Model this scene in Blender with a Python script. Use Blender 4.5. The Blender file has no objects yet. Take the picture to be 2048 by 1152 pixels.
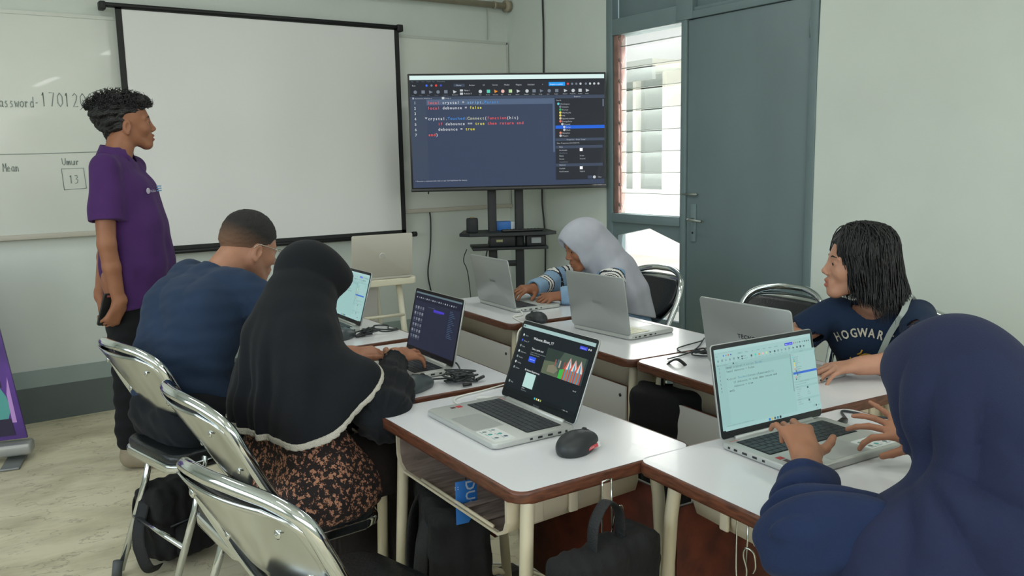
import bpy, bmesh, math, random
import numpy as np
from mathutils import Vector, Matrix
PI = math.pi
scn = bpy.context.scene
COL = scn.collection
rnd = random.Random(7)

# ------------------------------------------------------------------ camera
YAW, PITCH, ROLL, FPX = math.radians(34.478), math.radians(8.640), math.radians(-1.1465), 1698.1
CAMH = 1.35
def cam_axes():
    cy, sy, cp, sp = math.cos(YAW), math.sin(YAW), math.cos(PITCH), math.sin(PITCH)
    f = Vector((sy*cp, cy*cp, -sp)); r0 = Vector((cy, -sy, 0)); u0 = r0.cross(f)
    cr, sr = math.cos(ROLL), math.sin(ROLL)
    return cr*r0+sr*u0, -sr*r0+cr*u0, f
_r, _u, _f = cam_axes()
cd = bpy.data.cameras.new('camera'); cam = bpy.data.objects.new('camera', cd); COL.objects.link(cam)
cd.sensor_width = 36; cd.lens = FPX/2048*36; cd.clip_start = .02; cd.clip_end = 200
M = Matrix((( _r.x, _u.x, -_f.x, 0), (_r.y, _u.y, -_f.y, 0), (_r.z, _u.z, -_f.z, CAMH), (0, 0, 0, 1)))
cam.matrix_world = M
scn.camera = cam

# ------------------------------------------------------------------ world, lights, exposure
def lin(c):
    if isinstance(c, str): c = tuple(int(c[i:i+2], 16)/255 for i in (0, 2, 4))
    return tuple((v/12.92 if v <= .04045 else ((v+.055)/1.055)**2.4) for v in c[:3])+(1,)
w = bpy.data.worlds.new('world'); scn.world = w; w.use_nodes = True
nt = w.node_tree; bg = nt.nodes['Background']
sky = nt.nodes.new('ShaderNodeTexSky'); sky.sky_type = 'NISHITA'; sky.sun_disc = False
sky.sun_elevation = math.radians(50); sky.sun_rotation = math.radians(200); sky.dust_density = 4
nt.links.new(sky.outputs[0], bg.inputs[0]); bg.inputs[1].default_value = .35
def light(name, typ, loc, energy, color=(1, 1, 1), rot=(0, 0, 0), size=1, size_y=None):
    l = bpy.data.lights.new(name, typ); o = bpy.data.objects.new(name, l); COL.objects.link(o)
    l.energy = energy; l.color = color; o.location = loc; o.rotation_euler = rot
    if typ == 'AREA':
        l.shape = 'RECTANGLE'; l.size = size; l.size_y = size_y or size
    return o
sun = light('sun', 'SUN', (8, 2, 8), 11, (1, .97, .9)); sun.data.angle = .02
sun.rotation_euler = Vector((-.25, .42, -1)).to_track_quat('-Z', 'Y').to_euler()
# daylight through the windows of the left and rear walls, and the ceiling tubes
light('left_window_daylight', 'AREA', (-2.3, 1.2, 1.75), 54, (.90, .99, 1.0), (0, math.radians(-90), 0), 1.3, 4.6)
light('rear_window_daylight', 'AREA', (.6, -2.3, 1.85), 31, (.92, .99, 1), (math.radians(90), 0, 0), 4.4, 1.2)
for i, (lx, ly) in enumerate(((.3, 3.2), (2.2, 3.2), (.3, .4), (2.2, .4))):
    light('ceiling_tube_light', 'AREA', (lx, ly, 2.93), 9.5, (.97, 1, .97), (0, 0, 0), .14, 1.15)
light('doorway_daylight', 'AREA', (3.62, 3.69, 1.5), 9, (1, 1, .97), (0, math.radians(90), 0), 1.0, .5)
vs = scn.view_settings
vs.view_transform = 'Standard'; vs.look = 'None'; vs.exposure = 0.0; vs.gamma = 1.0; vs.use_curve_mapping = False

# ------------------------------------------------------------------ materials
def mat(name, col, rough=.6, metal=0, var=0, vscale=8, bump=0, bscale=60, emit=0, spec=.5, col2=None, sheen=0, coat=0, alpha=1, stretch=None, detail=3, coord='Object', vlo=.35, vhi=.65):
    m = bpy.data.materials.new(name); m.use_nodes = True
    n = m.node_tree.nodes; L = m.node_tree.links; b = n['Principled BSDF']
    c = lin(col); b.inputs['Base Color'].default_value = c
    b.inputs['Roughness'].default_value = rough; b.inputs['Metallic'].default_value = metal
    b.inputs['Specular IOR Level'].default_value = spec
    if sheen: b.inputs['Sheen Weight'].default_value = sheen
    if coat: b.inputs['Coat Weight'].default_value = coat
    if emit:
        b.inputs['Emission Color'].default_value = c; b.inputs['Emission Strength'].default_value = emit
        b.inputs['Base Color'].default_value = (0.01, .01, .01, 1)
    if alpha < 1:
        b.inputs['Alpha'].default_value = alpha
    if var or col2 or bump:
        tc = n.new('ShaderNodeTexCoord'); mp = n.new('ShaderNodeMapping'); L.new(tc.outputs[coord], mp.inputs[0])
        if stretch: mp.inputs['Scale'].default_value = stretch
    if var or col2:
        no = n.new('ShaderNodeTexNoise'); no.inputs['Scale'].default_value = vscale; no.inputs['Detail'].default_value = detail
        L.new(mp.outputs[0], no.inputs[0])
        cr = n.new('ShaderNodeValToRGB'); L.new(no.outputs[0], cr.inputs[0]); L.new(cr.outputs[0], b.inputs['Base Color'])
        cr.color_ramp.elements[0].position = vlo; cr.color_ramp.elements[1].position = vhi
        c2 = lin(col2) if col2 else tuple(max(0, x*(1-var)) for x in c[:3])+(1,)
        cr.color_ramp.elements[0].color = c2; cr.color_ramp.elements[1].color = c
    if bump:
        nb = n.new('ShaderNodeTexNoise'); nb.inputs['Scale'].default_value = bscale; nb.inputs['Detail'].default_value = 2
        L.new(mp.outputs[0], nb.inputs[0]); bu = n.new('ShaderNodeBump'); bu.inputs['Strength'].default_value = bump
        bu.inputs['Distance'].default_value = .01; L.new(nb.outputs[0], bu.inputs['Height']); L.new(bu.outputs[0], b.inputs['Normal'])
    return m
MATS = {}
def em(col, s=1.0):
    k = ('em', col, s)
    if k not in MATS: MATS[k] = mat('screen_glow_'+(col if isinstance(col, str) else 'x'), col, .35, emit=s, spec=.1)
    return MATS[k]
def pm(col, rough=.5, **kw):
    k = ('pm', col, rough, tuple(sorted(kw.items())))
    if k not in MATS: MATS[k] = mat('paint_'+col, col, rough, **kw)
    return MATS[k]

# ------------------------------------------------------------------ mesh builder
class MB:
    def __init__(s): s.v = []; s.f = []; s.m = []; s.sm = []; s.mats = []
    def mi(s, m):
        if m not in s.mats: s.mats.append(m)
        return s.mats.index(m)
    def add(s, vs, fs, m, smooth=False, T=None):
        k = len(s.v); i = s.mi(m)
        if T is not None: vs = [T @ Vector(q) for q in vs]
        s.v += [tuple(q) for q in vs]
        for f in fs: s.f.append([a+k for a in f]); s.m.append(i); s.sm.append(smooth)
        return s
    def bm(s, b, m, smooth=False, T=None):
        b.verts.index_update(); vs = [v.co.copy() for v in b.verts]; fs = [[v.index for v in f.verts] for f in b.faces]; b.free()
        return s.add(vs, fs, m, smooth, T)
    def box(s, lo, hi, m, bev=0, seg=2, T=None, smooth=None):
        b = bmesh.new(); bmesh.ops.create_cube(b, size=1)
        c = [(lo[i]+hi[i])/2 for i in range(3)]; d = [max(1e-5, hi[i]-lo[i]) for i in range(3)]
        for v in b.verts: v.co = Vector((c[0]+v.co.x*d[0], c[1]+v.co.y*d[1], c[2]+v.co.z*d[2]))
        if bev: bmesh.ops.bevel(b, geom=b.edges[:], offset=min(bev, min(d)*.49), segments=seg, affect='EDGES', profile=.5)
        return s.bm(b, m, bool(bev) if smooth is None else smooth, T)
    def prism(s, pts, z0, z1, m, bev=0, seg=2, T=None, smooth=False):
        b = bmesh.new(); lo = [b.verts.new((x, y, z0)) for x, y in pts]; hi = [b.verts.new((x, y, z1)) for x, y in pts]
        n = len(pts); top = b.faces.new(hi); bot = b.faces.new(lo[::-1])
        for i in range(n): b.faces.new((lo[i], lo[(i+1) % n], hi[(i+1) % n], hi[i]))
        if bev:
            es = list(set(top.edges[:]+bot.edges[:])); bmesh.ops.bevel(b, geom=es, offset=bev, segments=seg, affect='EDGES', profile=.5)
        bmesh.ops.recalc_face_normals(b, faces=b.faces[:])
        return s.bm(b, m, smooth, T)
    def tube(s, pts, r, m, n=10, closed=False, T=None, flat=None, cap=True):
        P = [Vector(p) for p in pts]; k = len(P); R = r if hasattr(r, '__len__') else [r]*k
        tang = []
        for i in range(k):
            a = P[(i-1) % k] if (closed or i > 0) else P[i]; b_ = P[(i+1) % k] if (closed or i < k-1) else P[i]
            t = (b_-a); tang.append(t.normalized() if t.length > 1e-9 else Vector((0, 0, 1)))
        up = Vector((0, 0, 1)) if abs(tang[0].z) < .9 else Vector((1, 0, 0))
        nv = (up-tang[0]*up.dot(tang[0])).normalized(); vs = []
        for i in range(k):
            nv = (nv-tang[i]*nv.dot(tang[i])); nv = nv.normalized() if nv.length > 1e-6 else tang[i].orthogonal().normalized()
            bv = tang[i].cross(nv)
            for j in range(n):
                a = 2*PI*j/n; ca, sa = math.cos(a), math.sin(a)
                if flat: ca *= flat[0]; sa *= flat[1]
                vs.append(P[i]+(nv*ca+bv*sa)*R[i])
        fs = []; kk = k if closed else k-1
        for i in range(kk):
            for j in range(n):
                a = i*n+j; b_ = i*n+(j+1) % n; c = ((i+1) % k)*n+(j+1) % n; d = ((i+1) % k)*n+j
                fs.append((a, b_, c, d))
        if not closed and cap: fs.append(tuple(range(n))[::-1]); fs.append(tuple((k-1)*n+j for j in range(n)))
        return s.add(vs, fs, m, True, T)
    def lathe(s, prof, m, n=20, T=None, smooth=True):
        vs = [(r*math.cos(2*PI*j/n), r*math.sin(2*PI*j/n), z) for r, z in prof for j in range(n)]
        fs = [(i*n+j, i*n+(j+1) % n, (i+1)*n+(j+1) % n, (i+1)*n+j) for i in range(len(prof)-1) for j in range(n)]
        fs.append(tuple(range(n))[::-1]); fs.append(tuple((len(prof)-1)*n+j for j in range(n)))
        return s.add(vs, fs, m, smooth, T)
    def quad(s, a, b_, c, d, m, T=None): return s.add([a, b_, c, d], [(0, 1, 2, 3)], m, False, T)
    def build(s, name, parent=None, loc=None, rot=None, **tags):
        me = bpy.data.meshes.new(name); me.from_pydata(s.v, [], s.f)
        for m in s.mats: me.materials.append(m)
        me.polygons.foreach_set('material_index', s.m); me.polygons.foreach_set('use_smooth', s.sm); me.update()
        o = bpy.data.objects.new(name, me); COL.objects.link(o)
        if parent: o.parent = parent
        if loc: o.location = loc
        if rot: o.rotation_euler = rot
        return tag(o, **tags)
def tag(o, label=None, cat=None, group=None, kind=None):
    if label: o['label'] = label
    if cat: o['category'] = cat
    if group: o['group'] = group
    if kind: o['kind'] = kind
    return o
def empty(name, loc=(0, 0, 0), rz=0, **tags):
    o = bpy.data.objects.new(name, None); COL.objects.link(o); o.location = loc; o.rotation_euler = (0, 0, rz); o.empty_display_size = .05
    return tag(o, **tags)
def copy_tree(o, loc, rz, **tags):
    def cp(s, par):
        c = s.copy(); COL.objects.link(c)
        if par: c.parent = par
        for ch in list(s.children): cp(ch, c)
        return c
    c = cp(o, None); c.location = loc; c.rotation_euler = (0, 0, rz)
    return tag(c, **tags)
def rrect(w_, h_, r, n=5, cx=0, cy=0):
    out = []
    for (sx, sy, a0) in ((1, 1, 0), (-1, 1, 90), (-1, -1, 180), (1, -1, 270)):
        for i in range(n+1):
            a = math.radians(a0+90*i/n); out.append((cx+sx*(w_/2-r)+r*math.cos(a), cy+sy*(h_/2-r)+r*math.sin(a)))
    return out
def bez(pts, n=12):      # catmull-rom through points
    P = [Vector(p) for p in pts]; out = []
    for i in range(len(P)-1):
        p0 = P[max(i-1, 0)]; p1 = P[i]; p2 = P[i+1]; p3 = P[min(i+2, len(P)-1)]
        for j in range(n):
            t = j/n; out.append(.5*((2*p1)+(-p0+p2)*t+(2*p0-5*p1+4*p2-p3)*t*t+(-p0+3*p1-3*p2+p3)*t**3))
    out.append(P[-1]); return out
# lettering
_G = {}
def glyph(ch):
    if ch not in _G:
        cu = bpy.data.curves.new('g', 'FONT'); cu.body = ch; cu.size = 1; cu.resolution_u = 2; o = bpy.data.objects.new('g', cu); COL.objects.link(o)
        bpy.context.view_layer.update()
        me = o.to_mesh(); vs = [v.co.copy() for v in me.vertices]; fs = [tuple(p_.vertices) for p_ in me.polygons]
        o.to_mesh_clear(); bpy.data.objects.remove(o); bpy.data.curves.remove(cu)
        _G[ch] = (vs, fs, max([v.x for v in vs], default=.3), min([v.x for v in vs], default=0))
    return _G[ch]
def text(mb, s, x, y, z, size, m, mono=None, T=None, bold=0, sx=1, curve=None):
    """lettering in the xy plane starting at x,y"""
    for ch in s:
        vs, fs, wd, x0 = glyph(ch) if ch != ' ' else ([], [], .25, 0)
        adv = mono if mono else (wd+.07)*size*sx
        off = (mono-(wd+x0)*size*sx)/2 if mono else 0
        for bx in ((0, 0), (bold, 0), (0, bold), (bold, bold)) if bold else ((0, 0),):
            if vs:
                pts = [(x+off+v.x*size*sx+bx[0]*size, y+v.y*size+bx[1]*size, z+bx[0]*.001) for v in vs]
                if curve: pts = [curve(*q) for q in pts]
                mb.add(pts, fs, m, False, T)
        x += adv
    return x

# ------------------------------------------------------------------ implicit surfaces
def surface_nets(F, org, h):
    nx, ny, nz = F.shape; S = F < 0
    c = [S[a:nx-1+a, b:ny-1+b, d:nz-1+d] for a in (0, 1) for b in (0, 1) for d in (0, 1)]
    anyv = c[0].copy(); allv = c[0].copy()
    for q in c[1:]: anyv |= q; allv &= q
    I = np.argwhere(anyv & ~allv)
    idx = -np.ones((nx-1, ny-1, nz-1), np.int32); idx[I[:, 0], I[:, 1], I[:, 2]] = np.arange(len(I))
    acc = np.zeros((len(I), 3)); cnt = np.zeros(len(I))
    cor = [(a, b, d) for a in (0, 1) for b in (0, 1) for d in (0, 1)]
    V = {q: F[I[:, 0]+q[0], I[:, 1]+q[1], I[:, 2]+q[2]].astype(float) for q in cor}
    for p0 in cor:
        for ax in range(3):
            if p0[ax]: continue
            p1 = list(p0); p1[ax] = 1; p1 = tuple(p1); a, b = V[p0], V[p1]; msk = (a < 0) != (b < 0)
            t = np.where(msk, a/np.where(msk, a-b, 1), 0)
            for k in range(3): acc[:, k] += np.where(msk, p0[k]+(t if k == ax else 0), 0)
            cnt += msk
    P = (I+acc/cnt[:, None])*h+np.array(org)
    quads = []
    for ax in range(3):
        sl0 = [slice(1, None)]*3; sl0 = [slice(1, n-1) for n in F.shape]; sl1 = list(sl0)
        sl0[ax] = slice(0, F.shape[ax]-1); sl1[ax] = slice(1, F.shape[ax])
        A, B = S[tuple(sl0)], S[tuple(sl1)]; E = np.argwhere(A != B)
        off = np.ones(3, int); off[ax] = 0; E = E+off
        u, v = (ax+1) % 3, (ax+2) % 3; eu = np.zeros(3, int); eu[u] = 1; ev = np.zeros(3, int); ev[v] = 1
        g = lambda Q: idx[Q[:, 0], Q[:, 1], Q[:, 2]]
        q = np.stack([g(E-eu-ev), g(E-ev), g(E), g(E-eu)], 1)
        ins = S[E[:, 0], E[:, 1], E[:, 2]]; q[~ins] = q[~ins]
        flip = ins; q[flip] = q[flip][:, ::-1]; quads.append(q)
    Q = np.concatenate(quads); return P, Q[(Q >= 0).all(1)]
def rotm(rx=0, ry=0, rz=0):
    return np.array((Matrix.Rotation(rz, 3, 'Z') @ Matrix.Rotation(ry, 3, 'Y') @ Matrix.Rotation(rx, 3, 'X')))
class SDF:
    def __init__(s): s.p = []
    def cap(s, a, b, ra, rb=None, k=.02, sub=False): s.p.append(('c', np.array(a, float), np.array(b, float), ra, ra if rb is None else rb, k, sub)); return s
    def chain(s, pts, rs, k=.02, sub=False):
        for i in range(len(pts)-1): s.cap(pts[i], pts[i+1], rs[i], rs[i+1], k, sub)
        return s
    def ell(s, c, r, R=None, k=.02, sub=False): s.p.append(('e', np.array(c, float), np.array(r, float), R if R is not None else np.eye(3), 0, k, sub)); return s
    def box(s, c, r, rad=.01, R=None, k=.01, sub=False): s.p.append(('b', np.array(c, float), np.array(r, float), R if R is not None else np.eye(3), rad, k, sub)); return s
    def grow(s, g, other):
        for q in other.p:
            q = list(q)
            if q[0] == 'c': q[3] += g; q[4] += g
            elif q[0] == 'e': q[2] = q[2]+g
            else: q[2] = q[2]+g
            s.p.append(tuple(q))
        return s
    def xform(s, R, t):
        R = np.array(R); t = np.array(t); out = []
        for q in s.p:
            q = list(q); q[1] = R@q[1]+t
            if q[0] == 'c': q[2] = R@q[2]+t
            else: q[3] = R@q[3]
            out.append(tuple(q))
        s.p = out; return s
    def bounds(s, q):
        if q[0] == 'c': r = max(q[3], q[4]); return np.minimum(q[1], q[2])-r, np.maximum(q[1], q[2])+r
        e = np.abs(q[3])@(q[2]+(q[4] if q[0] == 'b' else 0)); return q[1]-e, q[1]+e
    def ev(s, lo, n, h, ax):
        F = np.full(n, 1.0, np.float32)
        for q in s.p:
            a, b = s.bounds(q); mg = q[5]+.02+2*h; i0 = np.clip(((a-mg-lo)/h).astype(int), 0, n); i1 = np.clip(((b+mg-lo)/h).astype(int)+2, 0, n)
            if (i1 <= i0).any(): continue
            sl = tuple(slice(i0[i], i1[i]) for i in range(3))
            X, Y, Z = [np.float32(ax[i][sl[i]]) for i in range(3)]; X = X[:, None, None]; Y = Y[None, :, None]; Z = Z[None, None, :]
            if q[0] == 'c':
                A, B = q[1], q[2]; d = B-A; L2 = max(d@d, 1e-12)
                px, py, pz = X-A[0], Y-A[1], Z-A[2]; t = np.clip((px*d[0]+py*d[1]+pz*d[2])/L2, 0, 1)
                D = np.sqrt((px-t*d[0])**2+(py-t*d[1])**2+(pz-t*d[2])**2)-(q[3]+(q[4]-q[3])*t)
            else:
                R = q[3]; px, py, pz = X-q[1][0], Y-q[1][1], Z-q[1][2]
                l = [R[0, i]*px+R[1, i]*py+R[2, i]*pz for i in range(3)]; r = q[2]
                if q[0] == 'e':
                    k0 = np.sqrt(sum((l[i]/r[i])**2 for i in range(3))); k1 = np.sqrt(sum((l[i]/r[i]**2)**2 for i in range(3)))+1e-6
                    D = k0*(k0-1)/k1
                else:
                    qd = [np.abs(l[i])-r[i] for i in range(3)]
                    D = np.sqrt(sum(np.maximum(v, 0)**2 for v in qd))+np.minimum(np.maximum(np.maximum(qd[0], qd[1]), qd[2]), 0)-q[4]
            G = F[sl]; k = q[5]
            if q[6]:
                D = -D; hh = np.clip(.5-.5*(D-G)/k, 0, 1); hh = 1-hh
                F[sl] = np.maximum(G, D) if k < 1e-4 else (G*(1-hh)+D*hh+k*hh*(1-hh))
            else:
                hh = np.clip(.5+.5*(D-G)/k, 0, 1); F[sl] = D*(1-hh)+G*hh-k*hh*(1-hh)
        return F
    def mesh(s, h=.004, post=None, pad=.02, clip=None, keep=None, hem=None):
        L = [s.bounds(q) for q in s.p if not q[6]]; lo = np.min([a for a, b in L], 0)-pad; hi = np.max([b for a, b in L], 0)+pad
        if clip: lo = np.maximum(lo, clip[0]); hi = np.minimum(hi, clip[1])
        n = np.ceil((hi-lo)/h).astype(int)+1; ax = [lo[i]+h*np.arange(n[i]) for i in range(3)]; g3 = (ax[0][:, None, None], ax[1][None, :, None], ax[2][None, None, :])
        F = s.ev(lo, n, h, ax)
        if post is not None: F = post(F, *g3)
        if keep is not None:
            K = keep[0].ev(lo, n, h, ax); K = keep[1](K, *g3) if keep[1] else K; F = np.minimum(F, K)
        if hem is not None: F = hem(F, *g3)
        F = F.astype(np.float32)
        F[0] = 1; F[-1] = 1; F[:, 0] = 1; F[:, -1] = 1; F[:, :, 0] = 1; F[:, :, -1] = 1
        F[F == 0] = 1e-6
        return surface_nets(F, lo, h)
    def build(s, name, m, parent=None, h=.004, post=None, clip=None, mfun=None, mats=None, keep=None, hem=None, smooth_it=1, **tags):
        P, Q = s.mesh(h, post, clip=clip, keep=keep, hem=hem)
        for _ in range(smooth_it):
            e = np.concatenate([Q[:, [0, 1]], Q[:, [1, 2]], Q[:, [2, 3]], Q[:, [3, 0]]]); e = np.concatenate([e, e[:, ::-1]])
            acc = np.stack([np.bincount(e[:, 0], P[e[:, 1], k], len(P)) for k in range(3)], 1); cnt = np.maximum(np.bincount(e[:, 0], minlength=len(P)), 1)
            P = P*.5+acc/cnt[:, None]*.5
        me = bpy.data.meshes.new(name); me.vertices.add(len(P)); me.vertices.foreach_set('co', P.astype(np.float32).ravel())
        me.loops.add(Q.size); me.loops.foreach_set('vertex_index', Q.astype(np.int32).ravel())
        me.polygons.add(len(Q)); me.polygons.foreach_set('loop_start', np.arange(len(Q), dtype=np.int32)*4); me.polygons.foreach_set('loop_total', np.full(len(Q), 4, np.int32))
        for q in (mats or [m]): me.materials.append(q)
        me.update(calc_edges=True)
        if mfun is not None:
            c = P[Q].mean(1); me.polygons.foreach_set('material_index', mfun(c[:, 0], c[:, 1], c[:, 2]).astype(np.int32))
        me.polygons.foreach_set('use_smooth', np.ones(len(Q), bool)); me.validate(); me.update()
        o = bpy.data.objects.new(name, me); COL.objects.link(o)
        if parent: o.parent = parent
        return tag(o, **tags)
def waves(seed, freqs, amp, anis=(1, 1, 1)):
    r = np.random.RandomState(seed); W = [(r.normal(size=3)*np.array(anis), r.uniform(0, 6.28)) for _ in range(len(freqs))]
    def f(X, Y, Z):
        s = 0
        for (d, ph), fr in zip(W, freqs):
            s = s+np.sin((d[0]*X+d[1]*Y+d[2]*Z)*fr+ph+.8*np.sin((d[1]*X+d[2]*Y+d[0]*Z)*fr*.6+ph))
        return amp*s/len(freqs)**.5
    return f
# ------------------------------------------------------------------ room shell
XW, YW, XL, YB, ZC = 3.50, 5.10, -2.6, -2.6, 3.0
wallm = mat('wall_paint', 'ced6d0', .75, var=.06, vscale=2.5, bump=.08, bscale=30)
wallm2 = mat('wall_paint_side', 'ccd5ce', .75, var=.05, vscale=2.2, bump=.1, bscale=22)
floorm = mat('terrazzo_floor', 'cac5b1', .55, bump=.04, bscale=40)
def floor_nodes(m):
    n = m.node_tree.nodes; L = m.node_tree.links; b = n['Principled BSDF']
    tc = n.new('ShaderNodeTexCoord'); mp = n.new('ShaderNodeMapping'); L.new(tc.outputs['Object'], mp.inputs[0]); mp.inputs['Rotation'].default_value = (0, 0, .35); mp.inputs['Scale'].default_value = (1.0, 2.1, 1)
    n1 = n.new('ShaderNodeTexNoise'); n1.inputs['Scale'].default_value = 2.6; n1.inputs['Detail'].default_value = 6; n1.inputs['Roughness'].default_value = .62; L.new(mp.outputs[0], n1.inputs[0])
    r1 = n.new('ShaderNodeValToRGB'); L.new(n1.outputs[0], r1.inputs[0])
    e = r1.color_ramp.elements; e[0].position = .30; e[0].color = lin('aca48a'); e[1].position = .56; e[1].color = lin('d0c9ae')
    x = e.new(.43); x.color = lin('bfb89c')
    n2 = n.new('ShaderNodeTexNoise'); n2.inputs['Scale'].default_value = 5.5; n2.inputs['Detail'].default_value = 8; n2.inputs['Roughness'].default_value = .75; n2.inputs['Distortion'].default_value = .5; L.new(mp.outputs[0], n2.inputs[0])
    r2 = n.new('ShaderNodeValToRGB'); L.new(n2.outputs[0], r2.inputs[0]); e = r2.color_ramp.elements
    e[0].position = .33; e[0].color = (1, 1, 1, 1); e[1].position = .41; e[1].color = (0, 0, 0, 1)
    # thin dark veins
    vn = n.new('ShaderNodeTexNoise'); vn.inputs['Scale'].default_value = 3.1; vn.inputs['Detail'].default_value = 5; L.new(mp.outputs[0], vn.inputs[0])
    ma = n.new('ShaderNodeMath'); ma.operation = 'SUBTRACT'; L.new(vn.outputs[0], ma.inputs[0]); ma.inputs[1].default_value = .52
    ab = n.new('ShaderNodeMath'); ab.operation = 'ABSOLUTE'; L.new(ma.outputs[0], ab.inputs[0])
    lt = n.new('ShaderNodeMapRange'); L.new(ab.outputs[0], lt.inputs[0]); lt.inputs[1].default_value = .0; lt.inputs[2].default_value = .007; lt.inputs[3].default_value = .6; lt.inputs[4].default_value = 0
    mx = n.new('ShaderNodeMath'); mx.operation = 'MAXIMUM'; L.new(lt.outputs[0], mx.inputs[0]); m3 = n.new('ShaderNodeMath'); m3.operation = 'MULTIPLY'; L.new(r2.outputs[0], m3.inputs[0]); m3.inputs[1].default_value = .75; L.new(m3.outputs[0], mx.inputs[1])
    mi = n.new('ShaderNodeMix'); mi.data_type = 'RGBA'; L.new(mx.outputs[0], mi.inputs[0]); L.new(r1.outputs[0], mi.inputs[6]); mi.inputs[7].default_value = lin('7a745f'); L.new(mi.outputs[2], b.inputs['Base Color'])
floor_nodes(floorm)
T = .15
MB().box((XL, YB, -.1), (XW+.02, YW, 0), floorm).build('floor', kind='structure')
MB().box((XL-T, YB-T, ZC), (XW+T, YW+T, ZC+.1), mat('ceiling_white', 'dfe2dd', .8)).build('ceiling', kind='structure')
MB().box((XL-T, YW, 0), (XW+T, YW+T, ZC), wallm).build('wall_front', kind='structure')
b = MB()   # left wall with a wide window opening
b.box((XL-T, YB, 0), (XL, YW, 1.0), wallm); b.box((XL-T, YB, 2.5), (XL, YW, ZC), wallm); b.box((XL-T, YB, 1.0), (XL, -1.3, 2.5), wallm); b.box((XL-T, 3.7, 1.0), (XL, YW, 2.5), wallm)
b.build('wall_left', kind='structure')
b = MB()
b.box((XL-T, YB-T, 0), (XW+T, YB, 1.15), wallm); b.box((XL-T, YB-T, 2.55), (XW+T, YB, ZC), wallm); b.box((XL-T, YB-T, 1.15), (-1.8, YB, 2.55), wallm); b.box((3.0, YB-T, 1.15), (XW+T, YB, 2.55), wallm)
b.build('wall_rear', kind='structure')
# right wall: corner piece, the part beside the door and the piece over the transom
DY0, DY1, FY1 = 2.545, 3.405, 4.02
b = MB(); b.box((XW, FY1, 0), (XW+T, YW, ZC), wallm2)
edge = [(0, 2.545), (.45, 2.556), (.8, 2.542), (1.2, 2.549), (1.7, 2.535), (2.1, 2.528), (2.6, 2.52), (3.0, 2.515)]
vs = []; 
for z, y in edge: vs += [(XW-.004, y, z), (XW-.004, YB, z), (XW+T, y, z)]
fs = []
for i in range(len(edge)-1):
    a = 3*i; fs += [(a, a+1, a+4, a+3), (a+2, a, a+3, a+5)]
b.add(vs, fs, wallm2); b.box((XW, YB, 0), (XW+T, DY0-.04, ZC), wallm2)
b.build('wall_right', kind='structure')
g1 = mat('skirting_dark', '5d6765', .6, var=.12, vscale=4); g2 = mat('skirting_grey', '93a39f', .6, var=.08, vscale=4)
MB().box((XL, YW-.012, 0), (XW, YW, .192), g1).box((XL, YW-.010, .192), (XW, YW, .283), g2).build('baseboard_front', kind='structure')
MB().box((XW-.010, FY1, 0), (XW, YW-.012, .192), g1).box((XW-.008, FY1, .192), (XW, YW-.012, .283), g2).build('baseboard_right', kind='structure')

# ---- grey-blue door frame, louvred window beside it
doorm = mat('door_paint', '67797c', .5, var=.10, vscale=3, bump=.05, bscale=80, stretch=(1, 1, .4))
framem = mat('frame_paint', '6a7d80', .45, var=.08, vscale=4, bump=.05, bscale=50)
fx0, fx1 = XW-.012, XW+.10
b = MB()
def post(y0, y1, z0=0, z1=ZC, x0=fx0, x1=fx1, m=framem): b.box((x0, y0, z0), (x1, y1, z1), m, bev=.003)
post(3.970, FY1+.004); post(3.362, 3.400); post(2.535, 2.576)
post(3.400, 3.970, .955, 1.008, XW-.02); post(3.400, 3.970, 2.066, 2.16); post(2.576, 3.362, 2.075, 2.115); post(3.400, 3.970, 0, .10)
post(3.32, 3.44, 2.075, ZC, fx0-.004); post(3.44, 3.970, 2.78, ZC); post(3.44, 3.955, 2.16, 2.78, XW+.03, XW+.05); post(2.576, 3.32, 2.125, ZC, XW+.02, XW+.05); post(2.576, 3.32, 2.115, 2.135, XW-.002, XW+.03)
b.build('trim_1', kind='structure', )
# lower panel with the gabled opening
pts = [(3.970, .10), (3.400, .10), (3.400, .955), (3.970, .955)]
hole = [(3.90, .30), (3.42, .30), (3.42, .845), (3.655, .925), (3.93, .86), (3.93, .30)]
b = MB()
def yzprism(poly, x0, x1, m):
    k = len(poly); b.add([(x0, y, z) for y, z in poly]+[(x1, y, z) for y, z in poly], [tuple(range(k)), tuple(range(2*k-1, k-1, -1))]+[(i, (i+1) % k, (i+1) % k+k, i+k) for i in range(k)], m)
yzprism([(3.970, .955), (3.40, .955), (3.40, .855), (3.655, .93), (3.970, .865)], XW, XW+.03, doorm)
yzprism([(3.970, .865), (3.930, .876), (3.930, .40), (3.970, .40)], XW, XW+.03, doorm)
yzprism([(3.970, .40), (3.40, .40), (3.40, .10), (3.970, .10)], XW, XW+.03, doorm)
b.build('trim_2', kind='structure')
b = MB(); b.box((XW, 2.580, .01), (XW+.045, 3.358, 2.072), doorm, bev=.002); door = b.build('door_1', kind='structure')
hm = mat('old_brass_grey', '8d9590', .4, metal=.7)
b = MB(); b.box((XW-.008, 3.285, .875), (XW+.001, 3.325, 1.085), framem, bev=.003); b.tube([(XW-.005, 3.303, 1.0), (XW-.05, 3.303, 1.0), (XW-.055, 3.29, 1.0), (XW-.055, 3.20, .995)], .008, hm); b.tube([(XW-.010, 3.305, .925), (XW-.007, 3.305, .925)], .006, pm('1a1d1d'), n=10)
b.build('door_handle', parent=door)
b = MB(); b.box((XW-.014, 3.28, 1.13), (XW, 3.345, 1.145), hm, bev=.002); b.tube([(XW-.012, 3.27, 1.137), (XW-.012, 3.385, 1.137)], .005, hm); b.build('bolt', parent=door)
for z in (1.93, .35): MB().tube([(XW-.006, 2.578, z-.045), (XW-.006, 2.578, z+.045)], .007, framem).build('hinge', parent=door)
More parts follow.
